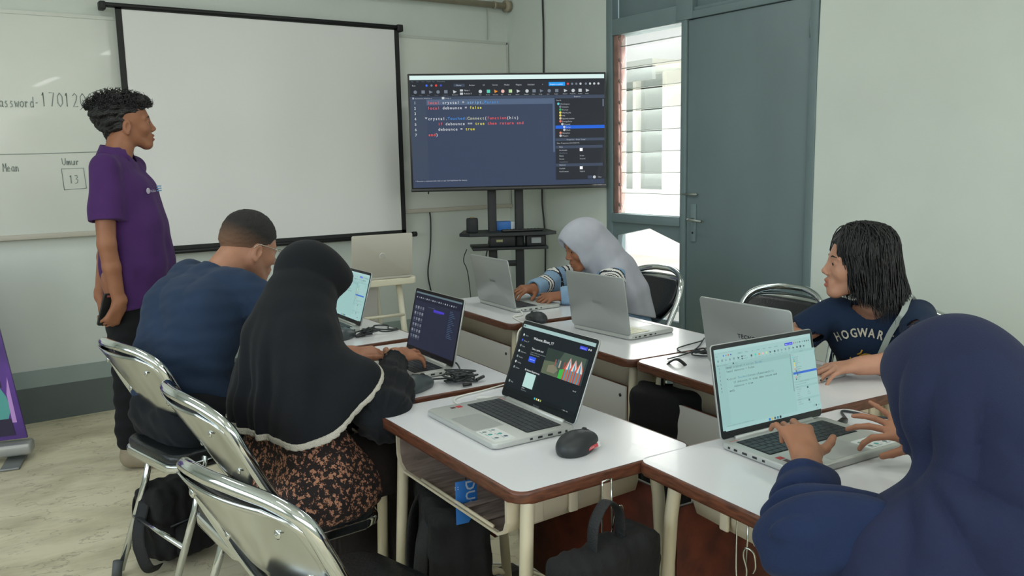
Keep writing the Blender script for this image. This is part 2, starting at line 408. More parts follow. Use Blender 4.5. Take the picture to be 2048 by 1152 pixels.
# louvre window
wroot = empty('window_1', (XW, 3.7, 1.0), kind='structure')
glass = bpy.data.materials.new('clear_glass'); glass.use_nodes = True
_n = glass.node_tree.nodes; _b = _n['Principled BSDF']; _b.inputs['Base Color'].default_value = lin('eef6f2'); _b.inputs['Roughness'].default_value = .02; _b.inputs['Alpha'].default_value = .22; _b.inputs['Specular IOR Level'].default_value = .6
alu = mat('louvre_channel', '8e6f66', .55, metal=.1, var=.3, vscale=14); alu2 = mat('louvre_clip', '9a9c98', .35, metal=.8); gedge = mat('glass_edge', '5b6a5e', .3)
b = MB(); b.box((-.005+.0, .225, .008), (.055, .262, 1.066), alu, bev=.002); b.box((.0, -.296, .008), (.05, -.288, 1.066), framem)
for i in range(9):
    z = .06+i*.123; b.tube([(.012, .215, z), (.012, .228, z)], .011, alu2, n=8); b.box((.004, .205, z-.01), (.012, .212, z+.1), alu, bev=.001)
b.box((.0, .206, .03), (.006, .214, 1.05), alu); b.build('window_frame', parent=wroot)
for i in range(9):
    z = .06+i*.123; M4 = Matrix.Translation((.03, -.04, z)) @ Matrix.Rotation(math.radians(22 if i < 8 else 30), 4, 'Y')
    b = MB(); b.box((-.0025, -.25, -.055), (.0025, .25, .07), glass, T=M4); b.box((-.003, -.25, -.0565), (.003, .25, -.054), gedge, T=M4); b.build('louvre_pane', parent=wroot)

# ------------------------------------------------------------------ outside the door
MB().box((XW+.1, -1, -.1), (16, 16, -.02), mat('courtyard_paving', 'd2cfc4', .8, var=.1, vscale=2)).build('courtyard_ground', kind='structure')
ow = mat('sunlit_wall', 'f2f1e8', .8, var=.03, vscale=2)
hb = empty('building', (8, 8, 0), label='white sunlit building across the courtyard, seen through the louvres', cat='building')
b = MB(); b.box((8.2, 5.0, -.05), (8.4, 8.25, 5), ow); b.box((8.2, 8.25, -.05), (8.4, 10.6, .9), ow); b.box((8.2, 8.25, 2.45), (8.4, 10.6, 5), ow); b.box((8.2, 10.6, -.05), (8.4, 15, 5), ow); b.box((8.45, 8.1, 0), (8.6, 10.8, 3), pm('8e9990')); b.build('wall', parent=hb, loc=(-8, -8, 0))
b = MB()
for i in range(4): b.box((8.22, 8.3+i*.56, .95), (8.26, 8.3+i*.56+.38, 2.35), pm('46524d'), bev=.004)
for i in range(5): b.box((8.18, 8.25+i*.57, .9), (8.28, 8.25+i*.57+.06, 2.45), ow)
b.build('window', parent=hb, loc=(-8, -8, 0))
b = MB(); b.box((7.6, 7.9, 2.45), (8.25, 11, 2.55), pm('a8aba0')); b.box((7.6, 7.9, 2.3), (7.66, 11, 2.46), pm('7c8580')); b.build('awning', parent=hb, loc=(-8, -8, 0))
ac = empty('air_vent_box', (6.3, 6.95, 2.85), label='beige vent box with two dark openings on the sunlit wall outside', cat='vent')
b = MB(); b.box((-.05, -.25, 0), (.25, .25, .46), pm('d8d2bd'), bev=.01); b.box((-.056, -.19, .06), (-.05, .10, .21), pm('8c8068')); b.box((-.056, -.19, .26), (-.05, .10, .40), pm('8c8068')); b.build('housing', parent=ac)
b = MB(); b.box((.2, -.03, .1), (1.9, .03, .16), pm('b8b4a4')); b.build('bracket', parent=ac)
grey = mat('grey_plastic', 'b9c0bf', .4)
def outchair(loc, rz, label):
    t = empty('plastic_chair', loc, rz, label=label, cat='chair', group='plastic chairs outside the door')
    b = MB(); b.box((-.21, -.21, .42), (.21, .21, .45), grey, bev=.012); b.build('seat', parent=t)
    b = MB(); b.box((.18, -.22, .50), (.21, .22, .86), grey, bev=.012); b.build('backrest', parent=t)
    for x, y in ((-.19, -.19), (-.19, .19), (.19, -.19), (.19, .19)):
        MB().tube([(x, y, -.02), (x, y, .5 if x > 0 else .43)], .013, grey, n=8).build('leg', parent=t)
    return t
outchair((4.30, 4.50, 0), 2.6, 'grey plastic chair outside, directly behind the louvre window post')
outchair((4.45, 4.98, 0), 2.2, 'grey plastic chair outside, further left behind the gabled door opening')
t = empty('bench', (4.12, 3.72, 0), .15, label='pale bench seat outside at the foot of the gabled opening', cat='bench')
MB().box((-.3, -.45, .38), (.3, .45, .42), grey, bev=.01).build('seat', parent=t)
for y in (-.4, .4): MB().box((-.25, y-.02, -.02), (.25, y+.02, .38), grey, bev=.005).build('leg', parent=t)

# ------------------------------------------------------------------ front wall fittings
wb = mat('whiteboard_enamel', 'd7dcd6', .28, var=.04, vscale=2.5, coat=.2); wbf = mat('board_frame', 'c3c8c2', .4, metal=.2)
tray = mat('board_ledge', 'b9b6aa', .45)
ink = mat('marker_ink', '86928e', .8)
STR = {'P': [[(0, 0), (0, 1)], [(0, 1), (.4, .95), (.45, .7), (.3, .5), (0, .5)]], 'a': [[(.45, .55), (.2, .6), (.02, .35), (.1, .05), (.35, .05), (.45, .3), (.45, .55), (.45, .1), (.55, 0)]],
 's': [[(.4, .55), (.2, .6), (.1, .45), (.35, .25), (.35, .05), (.05, .0)]], 'w': [[(0, .6), (.1, 0), (.28, .45), (.42, 0), (.58, .6)]], 'o': [[(.3, .6), (.05, .45), (.05, .1), (.3, 0), (.5, .2), (.48, .5), (.3, .6)]],
 'r': [[(.05, .6), (.08, 0), (.08, .35), (.25, .58), (.4, .5)]], 'd': [[(.45, .5), (.2, .6), (.02, .3), (.15, 0), (.42, .15)], [(.48, 1.05), (.45, 0)]], '-': [[(.1, .45), (.4, .47)]],
 '1': [[(.05, .8), (.2, 1), (.2, 0)]], '7': [[(0, 1), (.5, 1), (.2, 0)]], '0': [[(.3, 1), (.05, .75), (.05, .25), (.3, 0), (.55, .25), (.55, .75), (.3, 1)]], '2': [[(.05, .8), (.25, 1), (.5, .8), (.4, .5), (.05, 0), (.55, .02)]],
 '3': [[(.05, .95), (.35, 1), (.42, .75), (.2, .55), (.45, .4), (.35, .05), (.02, 0)]], '6': [[(.45, 1), (.1, .6), (.05, .2), (.3, 0), (.5, .2), (.4, .45), (.08, .35)]],
 'M': [[(0, 0), (.05, 1), (.3, .4), (.55, 1), (.6, 0)]], 'e': [[(.05, .3), (.45, .35), (.3, .6), (.05, .4), (.1, .05), (.45, .08)]], 'n': [[(.02, .6), (.05, 0), (.08, .4), (.3, .58), (.42, .4), (.45, 0)]],
 'U': [[(0, 1), (.05, .2), (.3, 0), (.5, .25), (.55, 1)]], 'm': [[(0, .6), (.02, 0), (.06, .45), (.2, .58), (.28, 0), (.32, .45), (.46, .58), (.55, 0)]], 'u': [[(0, .6), (.05, .1), (.25, 0), (.42, .2), (.45, .6), (.48, 0)]]}
def hand(b, s, x, z, h, wd, y, r=.0022, m=None, adv=None):
    for ch in s:
        for st in STR.get(ch, []):
            b.tube([(x+p_[0]*h*wd, y, z+p_[1]*h) for p_ in st], r, m or ink, n=5)
        x += (adv or .72)*h*wd
def board(name, x0, x1, z0, z1, label):
    t = empty(name, (x0, YW, z0), label=label, cat='whiteboard')
    W, H = x1-x0, z1-z0
    MB().box((0, -.022, 0), (W, 0, H), wb, bev=.002).build('panel', parent=t)
    b = MB(); b.box((0, -.026, H-.012), (W, -.0, H+.006), wbf); b.box((-.006, -.026, 0), (.008, 0, H), wbf); b.box((W-.008, -.026, 0), (W+.006, 0, H), wbf); b.box((0, -.05, -.02), (W, 0, .006), tray, bev=.003); b.build('frame', parent=t)
    return t
lb = board('whiteboard', -1.313, 1.083, 1.005, 2.137, 'long whiteboard with handwriting, on the wall behind the standing man')
board('whiteboard', 1.093, 3.486, 1.025, 2.156, 'blank whiteboard behind the television, reaching the room corner')
b = MB()
yb = YW-.0235
hand(b, 'Password-', .342, 1.662, .050, .62, yb, adv=.80*.92)
hand(b, '17012006', .556, 1.668, .070, .62, yb, adv=.83)
b.tube([(.20, yb, 1.424), (.50, yb, 1.425), (.80, yb, 1.432)], .0018, ink, n=5)
hand(b, 'Mean', .350, 1.337, .042, .62, yb); hand(b, 'Umur', .622, 1.365, .036, .85, yb)
b.tube([(.616, yb, 1.345), (.722, yb, 1.347), (.727, yb, 1.24), (.620, yb, 1.235)], .002, ink, n=5, closed=True)
hand(b, '13', .650, 1.268, .042, .8, yb)
o = b.build('handwriting', parent=lb); o.location = (1.313, -YW, -1.005)

# pull-down projection screen
ps = empty('projection_screen', (.90, YW-.075, .86), label='large pull-down projection screen with black borders on the front wall', cat='projection screen')
scw = mat('projection_fabric', 'dcdedd', .8, var=.02, vscale=1.5, bump=.03, bscale=90); blk = mat('screen_border_black', '16191a', .6); blkm = mat('black_metal', '15181a', .45, metal=.3)
MB().box((.04, 0, .03), (1.70, .004, 1.335), scw).build('fabric', parent=ps)
b = MB()
vsx = [(.008, .0), (.044, .0), (.044, .0), (.044, .0)]
b.box((.036, -.002, 0), (.068, .003, 1.335), blk); b.box((1.678, -.002, 0), (1.71, .003, 1.335), blk); b.box((.036, -.002, .008), (1.71, .003, .042), blk); b.box((.036, -.002, 1.318), (1.71, .003, 1.335), blk); b.build('border', parent=ps)
b = MB(); b.tube([(-.01, .0, .008), (1.76, .0, .008)], .013, blkm, n=12); b.tube([(1.755, 0, .008), (1.785, 0, .008)], .017, blk, n=10); b.build('bottom_bar', parent=ps)
b = MB(); b.box((-.03, -.014, 1.325), (1.72, .03, 1.348), blkm, bev=.008); b.box((1.695, -.022, 1.308), (1.735, .045, 1.352), blk, bev=.006); b.box((-.04, -.022, 1.308), (-.01, .045, 1.352), blk, bev=.006); b.build('top_bar', parent=ps)

pipem = mat('painted_pipe', 'a59c88', .5, var=.15, vscale=12)
b = MB(); b.tube([(-2.5, YW-.05, 2.385), (3.47, YW-.05, 2.40)], .021, pipem, n=14); b.tube([(3.455, YW-.05, 2.40), (3.49, YW-.05, 2.40)], .04, pipem, n=14); b.tube([(3.36, YW-.05, 2.40), (3.375, YW-.05, 2.40)], .026, pipem, n=12)
b.build('water_pipe', label='beige pipe running along the front wall near the ceiling', cat='pipe')
cab = mat('cable_black', '24292a', .5); cabw = mat('cable_white', 'd4d4cc', .5)
def cable(name, pts, r, m, label, cat='cable', group=None, n=10, parent=None):
    return MB().tube(bez(pts, n), r, m, n=7).build(name, parent=parent, label=label, cat=cat, group=group)
cable('wall_cable', [(3.49, 4.66, 2.99), (3.49, 4.66, 2.4), (3.49, 4.655, 2.2), (3.492, 4.662, 1.9), (3.49, 4.665, 1.5), (3.485, 4.69, 1.1), (3.485, 4.66, .8), (3.485, 4.67, .3), (3.46, 4.6, .03)], .006, cab, 'black cable running down the side wall from above the television')
cable('wall_cable', [(3.0, 4.72, 1.6), (3.2, 4.92, 1.2), (3.22, 4.92, 1.0), (3.20, 4.93, .8), (3.17, 4.95, .6), (3.15, 4.95, .3), (3.05, 4.8, .012)], .005, cab, 'thin black cable dangling from the right half of the television')
cable('wall_cable', [(2.78, 4.75, 1.5), (2.815, 5.07, 1.15), (2.825, 5.075, .95), (2.815, 5.075, .75), (2.79, 5.075, .58), (2.82, 5.07, .4), (2.86, 5.0, .012)], .005, cab, 'black cable hanging down the front wall below the blank whiteboard')
cable('wall_cable', [(3.33, YW-.012, 2.38), (3.335, YW-.012, 2.3), (3.33, YW-.012, 2.17)], .003, mat('cable_grey', 'a8aaa2', .6), 'thin grey wire between the ceiling pipe and the blank whiteboard')

# ------------------------------------------------------------------ drawing on screens
class Scr:
    def __init__(s, W, H, T): s.b = MB(); s.W, s.H, s.T, s.z = W, H, T, 0
    def m(s, c, e=1.0): return em(c, e)
    def rect(s, u0, v0, u1, v1, c):
        s.z += .00003; z = s.z; x0, x1 = (u0-.5)*s.W, (u1-.5)*s.W; y0, y1 = (.5-v1)*s.H, (.5-v0)*s.H
        s.b.add([(x0, y0, z), (x1, y0, z), (x1, y1, z), (x0, y1, z)], [(0, 1, 2, 3)], s.m(c), False, s.T); return s
    def poly(s, pts, c):
        s.z += .00003; s.b.add([((u-.5)*s.W, (.5-v)*s.H, s.z) for u, v in pts], [tuple(range(len(pts)))[::-1]], s.m(c), False, s.T); return s
    def dot(s, u, v, r, c, n=10): return s.poly([(u+r*math.cos(2*PI*i/n), v+r*s.W/s.H*math.sin(2*PI*i/n)) for i in range(n)], c)
    def txt(s, t, u, v, h, c, mono=None, bold=0, sx=1):
        s.z += .00003; x = text(s.b, t, (u-.5)*s.W, (.5-v)*s.H, s.z, h*s.H, s.m(c), mono*s.W if mono else None, s.T, bold, sx); return x/s.W+.5
CODE = [('local crystal = script.Parent', 'RRRRR WWWWWWW W CCCCCCWBBBBBB'), ('local debounce = false', 'RRRRR WWWWWWWW W YYYYY'), ('', ''), ('crystal.Touched:Connect(function(hit)', 'WWWWWWWWBBBBBBBWEEEEEEEWRRRRRRRRWWWWW'),
        ('    if debounce == true then return end', '    RR WWWWWWWW WW YYYY RRRR RRRRRR RRR'), ('    debounce = true', '    WWWWWWWW W YYYY'), ('end)', 'RRRW')]
def code(s, pal, u, v, du, dv, h, bold=.012):
    for i, (t, cl) in enumerate(CODE):
        for j, ch in enumerate(t):
            if ch != ' ': s.txt(ch, u+j*du, v+i*dv, h, pal[cl[j]], mono=du, bold=bold)
def studio(s, bg, bar, panel, fg, pal, top, hl, hc, sel='1b62d8', dim='7e8794', big=1.0):
    s.rect(0, 0, 1, 1, bg); s.rect(0, .0, 1, .038, top); s.rect(0, .038, 1, .185, bar); s.rect(0, .185, .735, .212, panel)
    for i, t in enumerate(('File', 'Edit', 'View', 'Plugins', 'Test', 'Window', 'Help')): s.txt(t, .008+.026*i, .057, .013, dim)
    for i, (t, u) in enumerate((('Home', .235), ('Avatar', .30), ('UI', .37), ('Script', .42), ('Model', .48), ('Plugins', .54), ('Untitled', .60), ('+', .675))):
        if i == 0: s.rect(.222, .075, .278, .10, panel)
        s.txt(t, u, .094, .018, fg)
    s.txt('Run', .012, .094, .018, fg)
    for u, c in ((.085, '3c6cf0'), (.11, dim), (.133, 'd8403c'), (.157, '3a4cb0')): s.dot(u, .088, .006, c, 8)
    s.rect(.71, .068, .795, .102, '159af0' if hc else '3c4cd8')
    s.txt('Request to publish', .716, .092, .015, 'ffffff')
    for i, c in enumerate(('d04848', dim, dim, fg, dim, fg, fg, fg)): s.dot(.81+.022*i+(.006 if i > 3 else 0), .085, .006, c, 8)
    icons = [(.015, dim), (.055, dim), (.093, dim), (.13, dim), (.17, dim), (.215, fg), (.345, fg), (.387, '5cc8b4'), (.425, 'e08a2c'), (.46, 'e8b8b0'), (.50, 'b8d8a0'), (.54, fg), (.585, fg), (.622, dim), (.66, dim), (.70, dim), (.74, dim), (.785, fg), (.825, fg), (.862, fg), (.90, fg)]
    for i, (u, c) in enumerate(icons):
        if i % 3 == 0: s.dot(u+.012, .145, .009, c, 8)
        elif i % 3 == 1: s.rect(u+.003, .13, u+.02, .158, c)
        else: s.poly([(u+.003, .13), (u+.022, .145), (u+.005, .16)], c)
    for i, t in enumerate(('Select', 'Move', 'Scale', 'Rotate', 'Transform')): s.txt(t, .008+.039*i, .178, .011, dim)
    for i, t in enumerate(('Geometric', )): s.txt(t, .212, .176, .012, fg)
    s.rect(.253, .125, .268, .143, fg); s.txt('Move 1', .273, .14, .018, fg); s.rect(.253, .153, .268, .172, fg); s.txt('Rotate 5', .273, .168, .018, fg)
    for t, u in (('Part', .35), ('Terrain', .385), ('Character', .42), ('GUI', .462), ('Script', .498), ('Import', .538), ('Material', .582), ('Color', .622), ('Group', .658), ('Lock', .70), ('Anchor', .738), ('Explorer', .783), ('Properties', .82), ('Toolbox', .862), ('Assets', .90)): s.txt(t, u, .178, .011, fg)
    s.rect(.012, .192, .018, .208, fg); s.txt('Gamestation_MultiTest x', .022, .206, .014, fg); s.rect(.16, .19, .173, .21, fg); s.txt('Script x', .177, .206, .015, fg)
    s.rect(.0, .212, .082, .93, panel); s.rect(.082, .212, .735, .262, hl)
    for i in range(7): s.txt(str(i+1), .018, .252+.0475*i, .034, fg, bold=.02)
    code(s, pal, .085, .252, .0126, .0475, .036, .02)
    s.poly([(.070, .370), (.084, .370), (.077, .385)], fg)
    s.rect(.728, .212, .738, .70, hl if hc else dim)
    s.rect(.742, .185, 1, .955, bar); s.rect(.742, .185, 1, .215, panel); s.txt('Explorer', .84, .205, .016, fg); s.txt('Search', .748, .237, .015, fg)
    for i, (t, c, d) in enumerate((('Workspace', '58c8d8', 0), ('Camera', dim, 1), ('Terrain', '3aa860', 1), ('World_Kit', 'e0d060', 1), ('Mid', 'e0d060', 1), ('SpawnLocation', 'd8c8a0', 1), ('EnergyZone', 'e07060', 1), ('Crystal', fg, 2), ('Script', fg, 3), ('Mesh', fg, 3), ('Baseplate', 'e08060', 1), ('Players', fg, 1))):
        v = .268+.0262*i
        if i == 8: s.rect(.742, v-.018, 1, v+.011, sel)
        s.dot(.758+.010*d, v-.004, .0065, c, 7); s.txt(t, .768+.010*d, v+.004, .017, fg)
    s.rect(.742, .575, 1, .60, panel); s.txt('Properties - Script "Script"', .80, .594, .015, fg); s.txt('Filter Properties (Ctrl+Shift+P)', .748, .625, .015, fg)
    for v, t, c in ((.66, 'Data', fg), (.69, 'Archivable', fg), (.716, 'ClassName', dim), (.742, 'Name', fg), (.77, 'Parent', fg), (.797, 'Capabilities', dim), (.825, 'Behavior', fg), (.857, 'Enabled', fg), (.885, 'RunContext', fg)):
        if t in ('Data', 'Behavior'): s.rect(.742, v-.018, .99, v+.008, panel)
        s.txt(t, .76, v, .016, c)
        if t in ('Name', 'Parent', 'RunContext'): s.txt({'Name': 'Script', 'Parent': 'Crystal', 'RunContext': 'Legacy'}[t], .868, v, .016, fg)
    for v in (.683, .85): s.rect(.868, v-.015, .883, v+.012, 'ffffff' if hc else fg)
    s.rect(.99, .225, .996, .29, dim); s.rect(.742, .92, 1, .955, bar); s.txt('> Execute a command with click or use Ctrl+Up/Down for history', .012, .945, .016, fg)
    s.rect(.91, .922, .935, .95, panel); s.dot(.945, .936, .008, fg); s.txt('Filter', .965, .942, .014, fg)
    return s
DARK = dict(R='e8605c', W='d2d6da', C='7fb4e8', B='3f8fe0', Y='e8dc3c', E='c8ccb0')

# ------------------------------------------------------------------ television on its trolley
plastic = mat('black_plastic', '121516', .35)
TVA = math.radians(-28.2)
tvc = Vector((2.935, 4.275, 0))
cart = empty('television_trolley', (tvc.x+.06, tvc.y+.14, 0), TVA, label='black two-post trolley carrying the television, with two shelves', cat='trolley')
dk = mat('trolley_black', '1d2324', .5, metal=.2)
for x in (-.085, .085): MB().box((x-.026, -.02, .06), (x+.026, .03, 1.62), dk, bev=.006).build('post', parent=cart)
b = MB(); b.prism([(-.30, -.12), (-.24, -.17), (.24, -.17), (.30, -.12), (.26, .12), (-.26, .12)], .885, .905, dk, bev=.003); b.build('shelf', parent=cart)
b = MB(); b.box((-.22, -.12, .795), (.25, .14, .812), dk, bev=.003); b.build('shelf', parent=cart)
for z in (.68, 1.45): MB().box((-.1, -.01, z), (.1, .02, z+.035), dk, bev=.004).build('crossbar', parent=cart)
for s in (-1, 1):
    MB().box((s*.26-.03, -.28, .05), (s*.26+.03, .28, .09), dk, bev=.008).build('foot', parent=cart)
    for y in (-.25, .25): MB().lathe([(.001, .0), (.02, .0), (.026, .012), (.026, .04), (.02, .052), (.001, .052)], plastic, 12).build('caster', parent=cart, loc=(s*.26, y, 0))
MB().box((-.29, -.03, .06), (.29, .03, .085), dk, bev=.005).build('base_bar', parent=cart)
tv = empty('television', (tvc.x, tvc.y, 1.167), TVA, label='wide television showing code on a dark screen', cat='television')
TW, TH = 1.185, .688
b = MB(); b.box((-TW/2, -.012, 0), (TW/2, .018, TH), plastic, bev=.004); b.box((-.42, .018, .08), (.42, .065, .5), plastic, bev=.02); b.box((-.2, .06, .15), (.2, .085, .45), dk, bev=.004)
for s in (-1, 1): b.box((s*.085-.015, .06, .03), (s*.085+.015, .10, .62), dk)
b.build('case', parent=tv)
MB().box((-TW/2-.002, -.016, -.002), (TW/2+.002, -.010, .018), plastic, bev=.002).build('lower_bezel', parent=tv)
s = Scr(TW-.022, TH-.034, Matrix.Translation((0, -.0126, TH/2+.006)) @ Matrix.Rotation(PI/2, 4, 'X'))
studio(s, '35415a', '20262f', '3a465a', 'c2c8cc', DARK, 'd8f0ec', '50627c', True, dim='707a88')
s.b.build('screen', parent=tv)
def onshelf(x, y, z): q = Matrix.Rotation(TVA, 3, 'Z') @ Vector((x, y, 0)); return (tvc.x+.06+q.x, tvc.y+.14+q.y, z)
sp = empty('speaker', onshelf(-.215, -.05, .905), TVA, label='small black round speaker at the left end of the upper trolley shelf', cat='speaker')
MB().lathe([(.0, 0), (.034, 0), (.037, .006), (.037, .078), (.033, .088), (0, .088)], mat('speaker_mesh', '24282a', .7, bump=.4, bscale=300), 20).build('body', parent=sp)
MB().box((-.014, -.010, .088), (.014, .010, .094), pm('8a7c50'), bev=.003).build('top_button', parent=sp)
bx = empty('carton', onshelf(-.01, .06, .905), TVA, label='small blue and white carton on the upper trolley shelf', cat='box')
MB().box((-.07, -.035, 0), (.045, .035, .055), pm('2f74c4'), bev=.002).box((.045, -.035, 0), (.075, .035, .055), pm('c8d0d4'), bev=.002).build('body', parent=bx)
rc = empty('remote_control', onshelf(.10, -.09, .905), TVA+.1, label='black remote control lying on the upper trolley shelf', cat='remote control')
MB().box((-.14, -.022, 0), (.12, .022, .016), plastic, bev=.006).build('body', parent=rc)
b = MB()
for i in range(10): b.box((-.11+i*.022, -.01, .0165), (-.10+i*.022, .0, .0185), pm('3a3f42'))
b.build('buttons', parent=rc)
pb = empty('power_adapter', onshelf(-.02, -.03, .812), TVA, label='black adapter box on the lower trolley shelf between the posts', cat='adapter')
MB().box((-.09, -.05, 0), (.07, .05, .07), mat('adapter_black', '1b2022', .5), bev=.006).build('body', parent=pb); MB().box((-.05, -.052, .03), (-.01, -.049, .045), pm('a8ac7c')).build('sticker', parent=pb)
sb = empty('set_top_box', onshelf(.17, -.02, .812), TVA, label='small black box with a white label at the right of the lower trolley shelf', cat='box')
MB().box((-.05, -.06, 0), (.065, .05, .066), mat('box_black', '1b1f21', .5), bev=.004).build('body', parent=sb); MB().box((-.02, -.062, .018), (.04, -.0595, .052), pm('9aa3a3')).build('label_sticker', parent=sb)
cable('wall_cable', [onshelf(-.25, .0, .795), onshelf(-.27, .03, .72), onshelf(-.24, .05, .6), onshelf(-.2, .1, .1), onshelf(-.15, .2, .012)], .003, cab, 'thin cable looping below the left end of the trolley shelves')

# ------------------------------------------------------------------ student desks
lam = mat('white_laminate', 'dadbde', .22, var=.02, vscale=6, coat=.15); wood = mat('desk_edge_wood', '673c28', .4, col2='46271a', vscale=30, stretch=(1, 1, 6), detail=5)
cream = mat('cream_steel', 'd2c9ad', .38, var=.06, vscale=10); traym = mat('cream_tray', 'cbc1a8', .45, var=.07, vscale=6); trayin = mat('tray_woodgrain', '94847a', .5, col2='6f6158', vscale=14, stretch=(1, 6, 1), detail=5)
panw = mat('panel_white', 'c3c3be', .5, var=.04, vscale=3); panb = mat('panel_brown', '6b2f1c', .6, col2='4b1d10', vscale=20, detail=5)
screwm = pm('2a2a28', .4)
DZ = .72
def make_desk(loc, rz, label, full=True):
    t = empty('student_desk', loc, rz, label=label, cat='desk', group='student desks')
    W, D = .47, .675; out = rrect(W, D, .035, 6)
    b = MB(); b.prism(out, DZ-.026, DZ-.0008, wood, bev=.006, seg=3, smooth=True); b.prism(rrect(W-.012, D-.012, .030, 6), DZ-.004, DZ, lam); b.build('tabletop', parent=t)
    # open-fronted book tray, opening towards -x
    b = MB(); prof = [(-.255, .690), (-.255, .625), (-.245, .60), (-.22, .587), (.22, .587), (.245, .60), (.255, .625), (.255, .690)]
    inn = [(-.249, .690), (-.249, .627), (-.240, .606), (-.218, .593), (.218, .593), (.240, .606), (.249, .627), (.249, .690)]
    x0, x1 = -.200, .150; k = len(prof)
    vs = [(x0, y, z) for y, z in prof]+[(x1, y*.96, z+.006) for y, z in prof]; b.add(vs, [(i, i+1, i+1+k, i+k) for i in range(k-1)]+[tuple(range(k, 2*k))], traym, True)
    vs = [(x0, y, z) for y, z in inn]+[(x1-.006, y*.96, z+.006) for y, z in inn]; b.add(vs, [(i+k, i+1+k, i+1, i) for i in range(k-1)]+[tuple(range(2*k-1, k-1, -1))], trayin, True)
    rim = [(x0, y, z) for y, z in prof]+[(x0-.008, y*1.0, z) for y, z in prof]+[(x0-.008, y, z) for y, z in inn]+[(x0, y, z) for y, z in inn]
    b.add(rim, [(i+q*k, i+1+q*k, i+1+(q+1)*k, i+(q+1)*k) for q in range(3) for i in range(k-1)], traym, False)
    for y in (-.16, -.08): b.box((x0+.004, y*1.0, .5935), (x1-.02, y+.02, .600), trayin, bev=.003)
    b.tube([(x0-.006, -.20, .600), (x0-.006, .12, .600)], .004, traym, n=6)
    for i in range(6):
        y = .255 if i < 3 else -.255; x = -.13+.09*(i % 3); b.box((x-.012, y-.005 if y > 0 else y-.004, .61), (x+.012, y+.004 if y > 0 else y+.005, .69), traym, bev=.004)
    b.build('book_tray', parent=t)
    for sx in (-1, 1):
        for sy in (-1, 1):
            b = MB(); b.tube([(sx*.165, sy*.270, .692), (sx*.172, sy*.277, .66), (sx*.178, sy*.281, .60), (sx*.205, sy*.296, .012)], .0145, cream, n=14); b.lathe([(.0, 0), (.017, 0), (.018, .02), (.015, .03), (0, .03)], pm('4a4a46', .6), 12, T=Matrix.Translation((sx*.206, sy*.297, 0))); b.build('leg', parent=t)
    for sy in (-1, 1): MB().tube([(-.200, sy*.293, .115), (-.17, sy*.291, .13), (.17, sy*.291, .13), (.200, sy*.293, .115)], .010, cream, n=10).build('side_rail', parent=t)
    for sy in (-1, 1): MB().tube([(-.165, sy*.270, .688), (.165, sy*.270, .688)], .012, cream, n=10).build('top_rail', parent=t)
    MB().tube([(-.0, -.291, .13), (-.0, .291, .13)], .010, cream, n=10).build('foot_rail', parent=t)
    b = MB(); b.box((.186, -.262, .22), (.1925, .262, .612), panw, bev=.001); b.box((.1795, -.262, .22), (.186, .262, .612), panb, bev=.001)
    for y in (-.235, .235):
        for z in (.255, .58): b.tube([(.192, y, z), (.195, y, z)], .006, screwm, n=8)
    b.build('modesty_panel', parent=t)
    for sy in (-1, 1): MB().box((.172, sy*.262-.008, .30), (.186, sy*.262+.02, .33), cream).build('panel_bracket', parent=t)
    return t
dA = make_desk((1.112, 1.592, 0), math.radians(-1.5), 'nearest desk of the left row, carrying the laptop with the dark dashboard')
DESKS = [((1.15, 2.305, 0), -3, 'second desk of the left row, where the person in the black hijab types'), ((1.20, 3.02, 0), 0, 'far desk of the left row, in front of the man in the blue T-shirt'),
 ((2.065, 2.975, 0), 180-4, 'far desk of the right row, in front of the child in the pale grey hijab'), ((2.02, 2.245, 0), 180-4, 'middle desk of the right row, carrying the unattended laptop with pale keys'), ((1.975, 1.565, 0), 180-5, 'near desk of the right row, in front of the long-haired girl'),
 ((1.495, 1.015, 0), 90-4, 'foreground desk where the person in the navy hijab types')]
for l, r, lb_ in DESKS: copy_tree(dA, l, math.radians(r), label=lb_)
# wire bag hooks hung on two of the desks
wire = mat('bright_wire', 'c9ccc8', .2, metal=1)
def hook(loc, rz, label):
    b = MB(); b.tube(bez([(-.012, 0, .135), (-.012, 0, .02), (-.005, .0, -.008), (.008, 0, .004), (.014, -.004, .03), (.012, -.012, .06), (.02, -.016, .078), (.034, -.012, .072), (.036, -.008, .045), (.028, -.004, .028)], 6), .0018, wire, n=7)
    b.tube([(.014, 0, .135), (.012, -.004, .03)], .0018, wire, n=7); b.tube([(-.012, 0, .134), (.014, 0, .134)], .0018, wire, n=7)
    o = b.build('wire_hook', label=label, cat='hook', group='wire bag hooks'); o.location = loc; o.rotation_euler = (0, 0, rz); return o
hook((1.075, 1.243, .572), .1, 'wire hook under the nearest desk edge, holding a backpack by its loop')
hook((1.187, .99, .56), -1.5, 'empty curled wire hook under the left edge of the foreground desk')

# HP laptop desk by the front wall
ct = mat('cream_top', 'd3cfb8', .4, var=.05, vscale=6)
t = empty('side_table', (1.93, 4.42, 0), math.radians(-3), label='cream teacher side table by the front wall, carrying a laptop', cat='table')
MB().prism(rrect(.62, .46, .03), .675, .712, ct, bev=.006, smooth=True).build('tabletop', parent=t)
for sx in (-1, 1):
    for sy in (-1, 1): MB().tube([(sx*.22, sy*.17, .68), (sx*.27, sy*.2, .0)], .017, ct, n=12).build('leg', parent=t)
MB().box((-.22, .15, .40), (.22, .162, .66), panw, bev=.001).build('modesty_panel', parent=t)
MB().tube([(-.24, -.19, .5), (.24, -.19, .5)], .009, ct, n=8).build('side_rail', parent=t)
